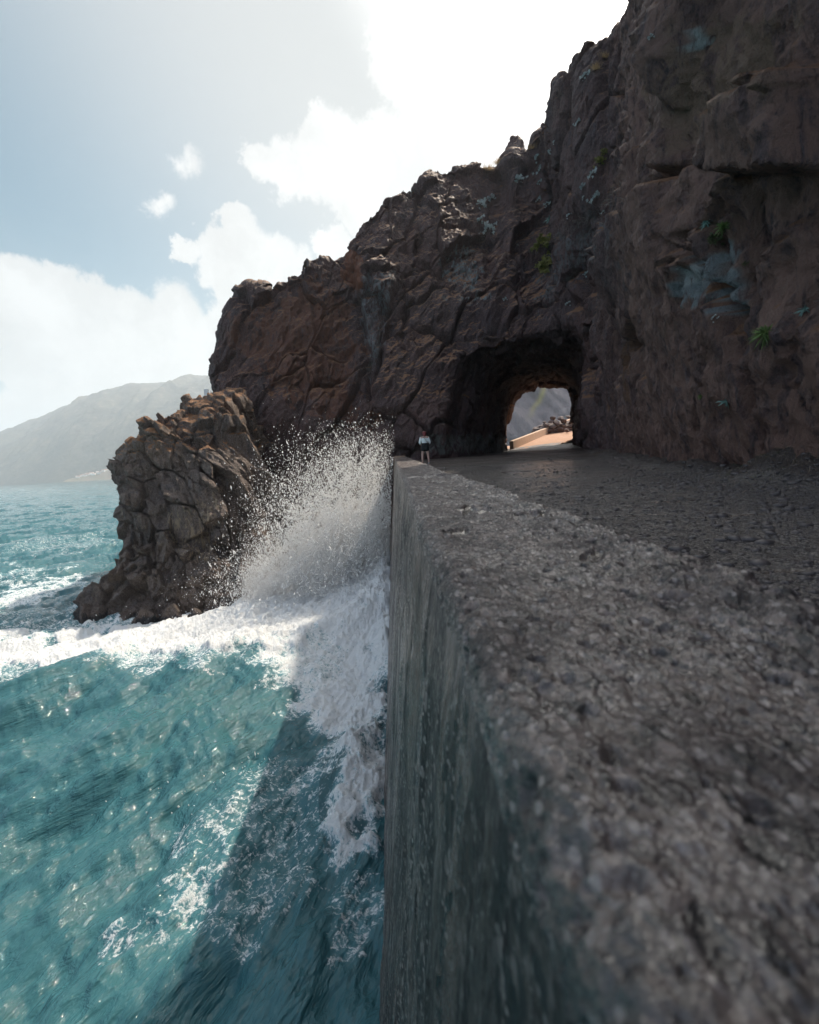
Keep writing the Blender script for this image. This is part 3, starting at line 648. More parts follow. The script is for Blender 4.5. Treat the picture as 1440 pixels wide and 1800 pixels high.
# ------------------------------------------------------------------ sea
def sea_material():
    m, t = mat('sea_water'); tc = t.node('ShaderNodeTexCoord').outputs['Object']
    foam = t.node('ShaderNodeAttribute', attribute_name='foam').outputs['Fac']; lace = t.node('ShaderNodeAttribute', attribute_name='lace').outputs['Fac']
    crest = t.node('ShaderNodeAttribute', attribute_name='crest').outputs['Fac']
    rt = t.scale(tc, (1, 1, 1), (0, 0, R(-64))); st = t.scale(rt, (.32, 1.3, 1))
    wc = t.mix(t.mapr(t.noise(tc, .16, 4), .35, .65), (0.011, 0.047, 0.060), (0.019, 0.074, 0.088))
    wc = t.mix(t.math('MULTIPLY', crest, .6), wc, (0.042, 0.140, 0.165))
    wc = t.mix(t.mapr(foam, .05, .8, 0, .6), wc, (0.11, 0.30, 0.36))
    # fine lacy structure of the foam
    wn = t.node('ShaderNodeTexNoise', {'Vector': tc, 'Scale': 1.7, 'Detail': 5.0}); wv_ = t.node('ShaderNodeVectorMath', operation='SCALE'); t.put(wv_, 0, wn.outputs['Color']); t.put(wv_, 'Scale', 1.5)
    dvv = t.vmath('ADD', tc, wv_.outputs[0])
    e1 = t.voro(dvv, 1.5, 'DISTANCE_TO_EDGE'); e2 = t.voro(dvv, 4.6, 'DISTANCE_TO_EDGE'); nn = t.noise(tc, 9, 8, .75, .8)
    web = t.math('ADD', t.mapr(e1, .0, .14, .18, 0), t.mapr(e2, 0, .16, .14, 0))
    web = t.math('ADD', web, t.math('MULTIPLY', t.math('SUBTRACT', nn, .46), 1.9))
    lin = t.math('ADD', t.math('MULTIPLY', foam, 1.0), t.math('MULTIPLY', web, t.mapr(foam, 0, .2, .3, 1.25, 'LINEAR')))
    fm = t.mapr(t.math('ADD', lin, t.math('MULTIPLY', lace, .35)), .46, 1.12)
    col = t.mix(fm, wc, (0.86, 0.90, 0.92))
    ro = t.math('ADD', .045, t.math('MULTIPLY', fm, .6))
    h = t.noise(st, 2.6, 4, .52, .3); h2 = t.noise(t.scale(rt, (.6, 1.2, 1)), 9.0, 6, .66); h3 = t.noise(t.scale(rt, (.10, .35, 1)), 1.0, 8, .7)
    nb = t.bump(h3, .8, .30); nb = t.bump(h, .8, .12, nb); nb = t.bump(h2, .5, .02, nb); nb = t.bump(t.math('ADD', nn, web), t.math('MULTIPLY', fm, .9), .06, nb)
    finish(t, Base_Color=col, Roughness=ro, IOR=1.33, Normal=nb); return m
FOOT = -0.80
def swell(x, y):
    "sea surface height for arrays of positions"
    rng = np.random.default_rng(11); z = np.zeros(x.shape); P = np.stack([x, y, x * 0], 1)
    wx, wy = 1.6 * fbm(P / 7.0, 2), 1.6 * fbm(P / 7.0 + 30, 2)
    far = 1 / (1 + (np.hypot(x, y) / 260) ** 2)
    for k in range(44):
        lam = 0.55 * 1.125 ** (k % 30) * rng.uniform(.9, 1.1) + (k // 30) * 4; th = -0.46 + rng.normal() * (.34 if k % 4 else .9)
        ph = rng.uniform(0, 6.28); kk = 2 * math.pi / lam; s = np.sin(kk * ((x + wx) * math.cos(th) + (y + wy) * math.sin(th)) + ph)
        amp = .0105 * lam ** .86 * (1.9 if lam < 2.6 else 1.0) * (far if lam < 6 else 1); z += amp * (1 - 2 * np.abs(.5 - (s * .5 + .5)) ** 1 * 0 + s - .35 * s * s)
    z += .28 * np.sin((x * .62 - y * .30) * .55 + 1.2) * np.exp(-((y - 14) / 14) ** 2)
    A = x * .9 - y * .44; B = x * .44 + y * .9
    z += .17 * fbm(np.stack([A, B * .38, x * 0], 1) / 1.2, 4, .55, ridged=True) * far + .07 * fbm(np.stack([A, B * .42, x * 0], 1) / .38 + 7, 3, .55, ridged=True) * far
    return z
def heap(x, y):
    "water thrown up against the wall"
    g = np.exp(-((y - 25) / 5.0) ** 2) * np.exp(-np.maximum(FOOT - x, 0) / 1.7) * 1.9
    g += np.exp(-((y - 17.5) / 3.5) ** 2) * np.exp(-np.maximum(FOOT - x, 0) / 1.1) * .9
    g += .55 * np.exp(-((y - 11.5) / 3.0) ** 2) * np.exp(-((x + 1.4) / .8) ** 2)
    g += .12 * np.exp(-((x + 7.5) / 4.5) ** 2 - ((y - 23.0) / 2.5) ** 2)
    return g
FOAMP = [  # photo outlines of foam lying on the water: polygon, strength, edge softness px
    ([(-60, 1180), (120, 1165), (260, 1135), (420, 1080), (560, 1040), (690, 1000), (690, 1190), (560, 1210), (430, 1238), (230, 1245), (80, 1228), (-60, 1215)], 1.45, 22), ([(-60, 1215), (200, 1225), (430, 1225), (420, 1270), (250, 1275), (60, 1250), (-60, 1240)], .5, 26),
    ([(520, 1180), (690, 1060), (688, 1490), (640, 1500), (600, 1440), (560, 1350), (500, 1300), (470, 1250)], .74, 44),
    ([(600, 1180), (688, 1100), (684, 1420), (590, 1400), (530, 1330), (560, 1260)], 1.0, 36),
    ([(605, 1400), (680, 1400), (672, 1560), (650, 1610), (600, 1640), (590, 1560), (610, 1480)], .88, 22),
    ([(430, 1440), (600, 1400), (600, 1700), (420, 1800), (210, 1830), (200, 1760), (330, 1700), (320, 1560)], .22, 50),
    ([(330, 1560), (365, 1555), (350, 1640), (315, 1650)], .42, 16), ([(405, 1590), (440, 1590), (430, 1680), (400, 1690)], .42, 16), ([(480, 1565), (530, 1560), (520, 1600), (475, 1610)], .40, 16),
    ([(210, 1740), (250, 1735), (240, 1800), (200, 1800)], .44, 16), ([(310, 1690), (400, 1670), (400, 1700), (330, 1760)], .40, 16), ([(380, 1755), (450, 1740), (470, 1800), (380, 1800)], .34, 16),
    ([(600, 1690), (668, 1640), (668, 1840), (570, 1840)], .40, 40), ([(320, 1560), (420, 1520), (440, 1535), (340, 1580)], .28, 12), ([(540, 1440), (610, 1430), (560, 1500), (500, 1520)], .40, 16),
    ([(0, 1085), (90, 1062), (165, 1050), (160, 1075), (60, 1110), (0, 1115)], .66, 14), ([(0, 1040), (60, 1032), (120, 1040), (40, 1062), (0, 1060)], .4, 12),
    ([(100, 1130), (160, 1118), (420, 1080), (440, 1100), (240, 1145), (120, 1150)], .50, 12), ([(0, 1130), (110, 1125), (200, 1150), (60, 1165), (0, 1160)], .34, 16),
    ([(0, 960), (190, 950), (190, 1000), (0, 1010)], .22, 18), ([(0, 900), (190, 895), (190, 940), (0, 945)], .12, 18)]
def build_sea():
    th = np.concatenate([np.radians(np.linspace(-185, -56, 60))[:-1], np.radians(np.linspace(-56, 4, 1050)), np.radians(np.linspace(4, 175, 60))[1:]])
    r = np.concatenate([np.linspace(.02, 3.4, 40)[:-1], 3.4 * (9000 / 3.4) ** (np.linspace(0, 1, 1350) ** 1.25)])
    TH, RR = np.meshgrid(th, r, indexing='ij'); x, y = (RR * np.sin(TH)).ravel(), (RR * np.cos(TH)).ravel()
    z = swell(x, y); hp = heap(x, y) * (x > -25) ; P = np.stack([x, y, x * 0], 1)
    nearf = (np.hypot(x, y) < 80)
    foam = np.zeros(len(x)); V0 = np.stack([x, y, z * 0], 1); px, py, dep = proj(V0)
    idx = np.where(nearf & (dep > 1) & (px > -300))[0]; w1, w2 = fbm(P[idx] / 1.1, 4), fbm(P[idx] / 1.1 + 8, 4)
    amp = 55; fx, fy = px[idx] + w1 * amp * 1.6, py[idx] + w2 * amp
    f = np.zeros(len(idx))
    for poly, sN, so_ in FOAMP: f = np.maximum(f, sN * sstep(-so_, so_, side(fx, fy, poly)))
    foam[idx] = f
    foam = np.maximum(foam, sstep(.3, 1.2, hp) * 1.3)
    # breaking water round the foot of the headland
    dh = np.hypot(np.maximum(np.abs(x + 11.5) - 7.0, 0), np.maximum(27.8 - y, 0)); foam = np.maximum(foam, .62 * np.exp(-(dh / .9) ** 2) * (y < 45) * (x < 0) * (x > -22) * nearf)
    n = fbm(P / .55, 5, .6); nb = fbm(P / .16 + 3, 3, .6)
    lumps = sstep(.45, .95, foam) * (.22 * n + .07 * nb + .10) * nearf * (1 + 1.2 * sstep(.3, 1.5, hp))
    z = z + hp + lumps + .05 * foam
    crest = sstep(.0, .55, z * (hp < .2)); lace = sstep(.2, .6, fbm(P / 2.2 + 12, 4)) * .35 * nearf * (y < 24)
    V = np.stack([x, y, z], 1); me = mesh_np('sea', V, gridQ(len(th), len(r)))
    if vnormals(me)[len(V) // 2][2] < 0: me.flip_normals()
    attr(me, 'foam', foam); attr(me, 'crest', crest); attr(me, 'lace', lace)
    link('sea', me, sea_material(), kind='structure', label='turquoise sea with white foam surging against the wall')
build_sea()

# ------------------------------------------------------------------ far coast, hills, village
def hill_material(name, a, b, c3, sc=.004):
    m, t = mat(name); tc = t.node('ShaderNodeTexCoord').outputs['Object']
    n = t.noise(tc, sc, 7, .65); n2 = t.noise(tc, sc * 6, 6, .7); c = t.mix(t.mapr(n, .4, .62), a, b); c = t.mix(t.mapr(n2, .5, .7, 0, .7), c, c3)
    finish(t, Base_Color=c, Roughness=.95, Normal=t.bump(n2, .8, 12 if sc < .01 else .6)); return m
def build_hills():
    # main mountain flank across the bay; crest given as photo points with distance
    crest = [(-900, 760, 5200), (-400, 772, 5200), (-120, 778, 5000), (-40, 782, 4700), (0, 776, 4500), (60, 755, 4300), (120, 724, 4100), (180, 704, 4000), (240, 689, 3900), (300, 680, 3850), (345, 674, 3800), (420, 664, 3750), (520, 655, 3700), (700, 655, 3700)]
    shore = [(-900, 2800), (-400, 2600), (-120, 2500), (-40, 2400), (0, 2350), (60, 2300), (120, 2250), (180, 2200), (240, 2150), (300, 2100), (345, 2100), (420, 2100), (520, 2100), (700, 2100)]
    nu, nv = 420, 200; u = np.linspace(-900, 700, nu); cz = np.interp(u, [c[0] for c in crest], [c[1] for c in crest]); cy = np.interp(u, [c[0] for c in crest], [c[2] for c in crest]); sy = np.interp(u, [s[0] for s in shore], [s[1] for s in shore])
    V = []
    for k in range(nu):
        T = at(u[k], cz[k], cy[k]); hx = at(u[k], 850 - .06 * u[k], sy[k])
        B = np.array([hx[0], sy[k], -5]); t_ = np.linspace(0, 1, nv)
        prof = np.where(t_ < .8, (np.sin(t_ / .8 * math.pi / 2)) ** .85, 1 - .5 * ((t_ - .8) / .2) ** 2)
        V.append(np.stack([B[0] + (T[0] - B[0]) * t_ / .8, B[1] + (T[1] - B[1]) * t_ / .8, B[2] + (T[2] - B[2]) * prof], 1))
    V = np.concatenate(V); t_ = np.tile(np.linspace(0, 1, nv), nu)
    amp = sstep(0, .15, t_) * sstep(.66, .40, t_); V[:, 2] += amp * (85 * fbm(V * np.array([1, .35, .0]) / 420, 5, .55, ridged=True) + 14 * fbm(V / 90, 3)) + 6 * sstep(.3, .6, t_) * fbm(V / 70, 3)
    me = mesh_np('mountain', V, gridQ(nu, nv))
    if vnormals(me)[nu * nv // 2][2] < 0: me.flip_normals()
    link('mountain', me, hill_material('mountain_green', (0.030, 0.032, 0.030), (0.060, 0.055, 0.040), (0.15, 0.115, 0.085)), kind='structure', label='hazy green mountain flank across the bay')
    # low terrace of land with the village
    nu, nv = 160, 40; P = []; rnd = np.random.default_rng(2)
    for k in range(nu):
        s_ = k / (nu - 1); ux = 100 + 180 * s_; Y = 2050 - 120 * s_; h = 9 + 60 * s_ ** .9
        X = at(ux, 840, Y)[0]; t_ = np.linspace(0, 1, nv); rise = sstep(0, .22, t_)
        P.append(np.stack([np.full(nv, X) - t_ * 60 * (1 - s_), Y + t_ * 420, -3 + (h + 3) * rise + t_ * 30 * s_], 1))
    V = np.concatenate(P); V[:, 2] += 5 * fbm(V / 40, 4) * (V[:, 2] > 0)
    me = mesh_np('terrace', V, gridQ(nu, nv))
    if vnormals(me)[nu * nv // 2][2] < 0: me.flip_normals()
    ter = link('terrace', me, hill_material('terrace_earth', (0.16, 0.115, 0.08), (0.11, 0.10, 0.06), (0.26, 0.20, 0.15), .02), kind='structure', label='low brown shelf of land with a village at the foot of the mountain')
    bv = BVHTree.FromPolygons([tuple(v) for v in V], [tuple(q) for q in gridQ(nu, nv)])
    wm = simple('white_render', (.72, .70, .66), .8, .1, .2); rm = simple('roof_tile', (.30, .13, .08), .8, .2, .5)
    proto = None; n = 0
    for k in range(90):
        px = random.uniform(128, 198); s_ = (px - 100) / 180; Y = 2050 - 120 * s_ + random.uniform(70, 240)
        X = at(px, 840, Y)[0]; hit = bv.ray_cast(Vector((X, Y, 400)), Vector((0, 0, -1)))
        if hit[0] is None or n >= 34: continue
        w, d, h = random.uniform(7, 14), random.uniform(7, 11), random.uniform(5, 8)
        bm = bmesh.new(); bmesh.ops.create_cube(bm, size=1)
        for v in bm.verts: v.co = Vector((v.co.x * w, v.co.y * d, (v.co.z + .5) * h - .6))
        me = bpy.data.meshes.new('wall'); bm.to_mesh(me); bm.free()
        e = empty('village_house', hit[0], label='tiny white house with a tiled roof in the hazy village across the bay', category='house', group='houses of the far village'); e.rotation_euler.z = random.uniform(-.5, .5)
        link('wall', me, wm, e)
        bm = bmesh.new(); hh = h - .6; p = [(-w / 2 - .4, -d / 2 - .4, hh), (w / 2 + .4, -d / 2 - .4, hh), (w / 2 + .4, d / 2 + .4, hh), (-w / 2 - .4, d / 2 + .4, hh), (-w / 2 - .4, 0, hh + 2), (w / 2 + .4, 0, hh + 2)]
        v = [bm.verts.new(q) for q in p]
        for f in ((0, 1, 5, 4), (2, 3, 4, 5), (0, 4, 3), (1, 2, 5), (3, 2, 1, 0)): bm.faces.new([v[i] for i in f])
        me = bpy.data.meshes.new('roof'); bm.to_mesh(me); bm.free(); link('roof', me, rm if random.random() < .6 else wm, e); n += 1
    # shaded hillside seen through the tunnel
    nu, nv = 150, 110; U, T_ = np.meshgrid(np.linspace(0, 1, nu), np.linspace(0, 1, nv), indexing='ij'); u, t_ = U.ravel(), T_.ravel()
    x = 18 + 150 * u; y = 190 + t_ * 62 + 25 * (u - .4); z = -4 + 108 * t_ ** .95; V = np.stack([x, y, z], 1)
    V[:, 1] -= 9 * fbm(np.stack([x * .8 + z * .5, y * 0, z * .4], 1) / 16, 5, .55, ridged=True)
    me = mesh_np('far_hillside', V, gridQ(nu, nv))
    if vnormals(me)[nu * nv // 2][1] > 0: me.flip_normals()
    px, py, _d = proj(V); dd, _t = polydist(px + 6 * fbm(V / 6, 3), py, [(957, 680), (950, 700), (940, 718), (930, 735), (924, 760)])
    amt = .9 * np.exp(-(dd / 4.5) ** 2) * sstep(745, 700, py); attr(me, 'tamt', amt)
    m, t = mat('hillside_rock'); tc = t.node('ShaderNodeTexCoord').outputs['Object']; sv = t.scale(tc, (1, 1, .4), (0, R(40), 0))
    c = t.mix(t.noise(sv, .12, 8, .7), (.17, .155, .17), (.30, .26, .26)); c = t.mix(t.node('ShaderNodeAttribute', attribute_name='tamt').outputs['Fac'], c, (.42, .36, .16))
    finish(t, Base_Color=c, Roughness=.9, Normal=t.bump(t.noise(sv, .3, 8, .7), .8, 2)); link('far_hillside', me, m, kind='structure', label='grey shaded hillside beyond the tunnel')
build_hills()

# ------------------------------------------------------------------ beyond the tunnel
def rock_mesh(r, seed, sub=3, flat=.8):
    bm = bmesh.new(); bmesh.ops.create_icosphere(bm, subdivisions=sub, radius=1)
    V = np.array([v.co[:] for v in bm.verts]); rg = np.random.default_rng(seed)
    for _ in range(9):            # chop with planes for flat faces
        n = _n(rg.normal(size=3)); d = rg.uniform(.55, .85); s = V @ n; m = s > d; V[m] -= np.outer(s[m] - d, n)
    V += V * (.07 * fbm(V * 3 + seed, 3))[:, None]; V *= r * np.array([rg.uniform(.9, 1.25), rg.uniform(.8, 1.1), rg.uniform(.6, .85) * flat])
    for v, c in zip(bm.verts, V): v.co = c
    me = bpy.data.meshes.new('boulder'); bm.to_mesh(me); bm.free(); me.polygons.foreach_set('use_smooth', [True] * len(me.polygons)); me.set_sharp_from_angle(angle=R(32)); return me
M_boulder = simple('boulder_stone', (.13, .10, .095), .85, .45, 3, .05)
M_orange = simple('orange_soil', (.40, .20, .10), .9, .35, 1.6, .06)
def build_beyond():
    # ground
    X, Y = np.meshgrid(np.linspace(8, 80, 260), np.linspace(57.2, 150, 300), indexing='ij'); x, y = X.ravel(), Y.ravel()
    V = np.stack([x, y, exit_z(x, y) - .03], 1); lw = 14.6 + (y - 59) * .55       # line of the low wall
    V[:, 2] += .12 * fbm(V / .8, 4) * (x > lw + .6)
    V[:, 2] -= 7 * sstep(0, -3, x - lw)                                         # drop to the sea outside the wall
    V[:, 2] += 5 * sstep(6.5, 16, x - lw) + sstep(5.5, 8, x - lw) * .7 * fbm(V / 1.5, 4)
    me = mesh_np('far_ground', V, gridQ(260, 300))
    if vnormals(me)[100][2] < 0: me.flip_normals()
    m, t = mat('tan_gravel'); tc = t.node('ShaderNodeTexCoord').outputs['Object']; c = t.mix(t.noise(tc, .7, 6, .7), (.36, .17, .09), (.40, .27, .19)); c = t.mix(t.mapr(t.noise(tc, 9, 5, .7), .5, .7, 0, .6), c, (.14, .09, .07))
    finish(t, Base_Color=c, Roughness=.9, Normal=t.bump(t.noise(tc, 6, 6, .7), .7, .08)); link('far_ground', me, m, kind='structure', label='sunlit orange gravel climbing away beyond the tunnel')
    # low parapet
    bm = bmesh.new(); prev = None
    for k in range(31):
        y = 59 + k * 1.6; x = 14.6 + (y - 59) * .55; z = float(exit_z(x, y)); ring = [(x - .25, y, z - 1), (x + .25, y, z - 1), (x + .22, y, z + .92), (x + .18, y, z + .98), (x - .18, y, z + .98), (x - .22, y, z + .92)]
        r = [bm.verts.new(p) for p in ring]
        if prev: [bm.faces.new((prev[i], prev[(i + 1) % 6], r[(i + 1) % 6], r[i])) for i in range(6)]
        else: bm.faces.new(r)
        prev = r
    bm.faces.new(prev); bmesh.ops.recalc_face_normals(bm, faces=bm.faces); me = bpy.data.meshes.new('parapet'); bm.to_mesh(me); bm.free()
    link('parapet_wall', me, simple('parapet_concrete', (.46, .34, .25), .85, .2, 2, .02), label='low tan concrete parapet running uphill beyond the tunnel', category='parapet wall')
    # rock pile
    meshes = [rock_mesh(1, 40 + k) for k in range(5)]; n = 0; rg = random.Random(5)
    rows = [(953, 754, .62), (966, 757, .55), (984, 755, .72), (996, 757, .5), (960, 748, .6), (973, 750, .7), (990, 748, .6), (1003, 750, .5), (967, 742, .5), (979, 743, .72), (992, 741, .6), (1005, 742, .5), (957, 742, .35), (972, 735, .5), (986, 735, .55), (999, 733, .5), (1009, 736, .45), (948, 757, .25), (1010, 745, .4), (1012, 755, .3)]
    for px, py, s in rows:
        d = ray(px, py); # march to the ground
        Yv = 60
        while Yv < 100:
            P = at(px, py + 4, Yv)
            if P[2] <= exit_z(P[0], P[1]) + .05 or Yv > 78: break
            Yv += .4
        Yv = min(Yv, 79); P = at(px, py, Yv)
        big = s >= .6; lab = ('large' if big else 'small' if s < .4 else 'middling') + ' dark boulder in the rock pile on sunlit gravel beyond the tunnel'
        o = link('boulder', meshes[n % 5], M_boulder, label=lab, category='boulder', group=('large' if big else 'small' if s < .4 else 'middling') + ' boulders beyond the tunnel')
        o.location = P; o.scale = (s, s, s); o.rotation_euler = (rg.uniform(-.5, .5), rg.uniform(-.5, .5), rg.uniform(0, 6)); n += 1
    # mound under the pile
    bm = bmesh.new(); bmesh.ops.create_icosphere(bm, subdivisions=5, radius=1); V = np.array([v.co[:] for v in bm.verts]); V *= (1 + .18 * fbm(V * 4, 4))[:, None]
    c = at(988, 752, 78.5); V = V * np.array([4.2, 2.8, 1.55]) + np.array([c[0], c[1] + 2.0, c[2] - .4])
    for v, q in zip(bm.verts, V): v.co = q
    me = bpy.data.meshes.new('rubble'); bm.to_mesh(me); bm.free(); link('rubble', me, M_boulder, kind='stuff', label='loose rubble under the boulders beyond the tunnel')
build_beyond()

# ------------------------------------------------------------------ spray
SPRAY = [(560, 1045, 62, 36, 9), (620, 985, 42, 55, 8), (505, 1005, 38, 38, 3), (475, 1040, 50, 30, 2.6), (560, 965, 52, 45, 4.2), (640, 905, 34, 42, 4.2), (600, 885, 46, 42, 1.7),
         (632, 815, 42, 32, 1.5), (560, 855, 50, 42, .75), (520, 905, 50, 45, .8), (420, 1045, 42, 34, .55), (668, 800, 20, 20, .6), (650, 1095, 40, 50, 7), (668, 1000, 18, 70, 5), (560, 1090, 80, 18, 7),
         (430, 1250, 95, 40, .8), (330, 1310, 90, 45, .30), (300, 1105, 70, 14, .22), (655, 1200, 25, 60, 1.5), (640, 1330, 28, 60, .7)]
def spray_px(n, rg):
    w = np.array([a[4] * a[2] * a[3] for a in SPRAY]); k = rg.choice(len(SPRAY), n, p=w / w.sum()); S = np.array(SPRAY)[k]
    x = S[:, 0] + rg.normal(size=n) * S[:, 2]; y = S[:, 1] + rg.normal(size=n) * S[:, 3]
    return x, y, k
def build_spray():
    rg = np.random.default_rng(21); N = 420000; px, py, k = spray_px(N, rg)
    Y = 26.3 + rg.normal(size=N) * 1.5 + np.clip((1050 - py) / 250, -1, 1) * .9
    Y = np.where(k >= 15, np.minimum(Y, 9 * F / np.maximum(py - 809 + 0.06 * (px - 690), 50) - rg.uniform(.5, 3, N)), Y)
    cl = fbm(np.stack([px / 34, py / 34, Y * .4], 1), 4, .6); fil = fbm(np.stack([(px + py * .6) / 12, (py - px * .4) / 30, Y * .2], 1), 3, .6, ridged=True)
    ok = rg.random(N) < sstep(-.15, .38, cl + .75 * fil) * 1.0
    px, py, Y = px[ok], py[ok], Y[ok]; D = np.stack([(px - 720) / F, (900 - py) / F, -np.ones(len(px))], 1) @ C2W.T; P = CAM + D * (Y / D[:, 1])[:, None]
    fx = .125 + .014 - (wall_z(P[:, 1]) - P[:, 2]) * .1085; ok = (P[:, 0] < fx - .08) & (P[:, 2] > heap(P[:, 0], P[:, 1]) * .8 - .1); P = P[ok]; n = len(P)
    r = np.exp(rg.normal(size=n) * .45) * .0115; big = rg.random(n) < .07; r[big] *= 2.2; r = np.minimum(r, .05)
    O = np.array([[1, 0, 0], [-1, 0, 0], [0, 1, 0], [0, -1, 0], [0, 0, 1.3], [0, 0, -1.3]], np.float32)
    T = np.array([[0, 2, 4], [2, 1, 4], [1, 3, 4], [3, 0, 4], [2, 0, 5], [1, 2, 5], [3, 1, 5], [0, 3, 5]])
    st = np.where(rg.random(n) < .14, rg.uniform(1.4, 3.2, n), 1.0); dirs = np.array([-.35, 0, 1.]) + rg.normal(size=(n, 3)) * .35; W_ = O[None] * r[:, None, None] * rg.uniform(.7, 1.3, (n, 6, 1))
    W_[:, 4:5] *= 1; W_ += (W_[:, :, 2:3] * (st - 1)[:, None, None]) * dirs[:, None, :]; V = (P[:, None] + W_).reshape(-1, 3); Q = (T[None] + (np.arange(n) * 6)[:, None, None]).reshape(-1, 3)
    me = mesh_np('spray', V, Q); m, t = mat('spray_drops')
    a = t.node('ShaderNodeBsdfDiffuse', {'Color': (.93, .94, .95)}); b = t.node('ShaderNodeBsdfTranslucent', {'Color': (.95, .95, .94)}); x = t.node('ShaderNodeMixShader', {0: .62, 1: a, 2: b}); t.node('ShaderNodeOutputMaterial', {0: x})
    link('spray', me, m, kind='stuff', label='white sea spray bursting up against the wall')
    # fine mist between the drops
    c = at(590, 1025, 26.3); bm = bmesh.new(); bmesh.ops.create_icosphere(bm, subdivisions=3, radius=1)
    for v in bm.verts: v.co = Vector((v.co.x * 5.2, v.co.y * 2.6, v.co.z * 4.8))
    me = bpy.data.meshes.new('mist'); bm.to_mesh(me); bm.free(); m, t = mat('mist_air'); tc = t.node('ShaderNodeTexCoord').outputs['Object']
    d = None
    for (gx, gy, sx, sy, w) in ((560, 1045, 90, 48, 1.2), (610, 985, 70, 70, 1.0), (650, 1090, 60, 80, 1.2), (490, 1035, 60, 42, .8), (640, 900, 36, 50, .3)):
        q = at(gx, gy, 26.3) - c; L = t.vmath('LENGTH', t.vmath('MULTIPLY', t.vmath('SUBTRACT', tc, tuple(q)), (1 / (sx / 850 * 26.3 * 1.5), 1 / 2.2, 1 / (sy / 850 * 26.3 * 1.5))))
        g = t.mapr(L, 1.25, 0, 0, w); d = g if d is None else t.math('MAXIMUM', d, g)
    nn = t.mapr(t.noise(tc, 1.3, 7, .72, .8), .42, .62, 0.0, 2.2); d = t.math('MULTIPLY', d, nn)
    v = t.node('ShaderNodeVolumePrincipled', {'Color': (1, 1, 1, 1), 'Density': d, 'Anisotropy': .3}); o = t.node('ShaderNodeOutputMaterial'); t.l.new(v.outputs[0], o.inputs['Volume'])
    o = link('mist', me, m, kind='stuff', label='fine white mist hanging in the spray'); o.location = c
build_spray()

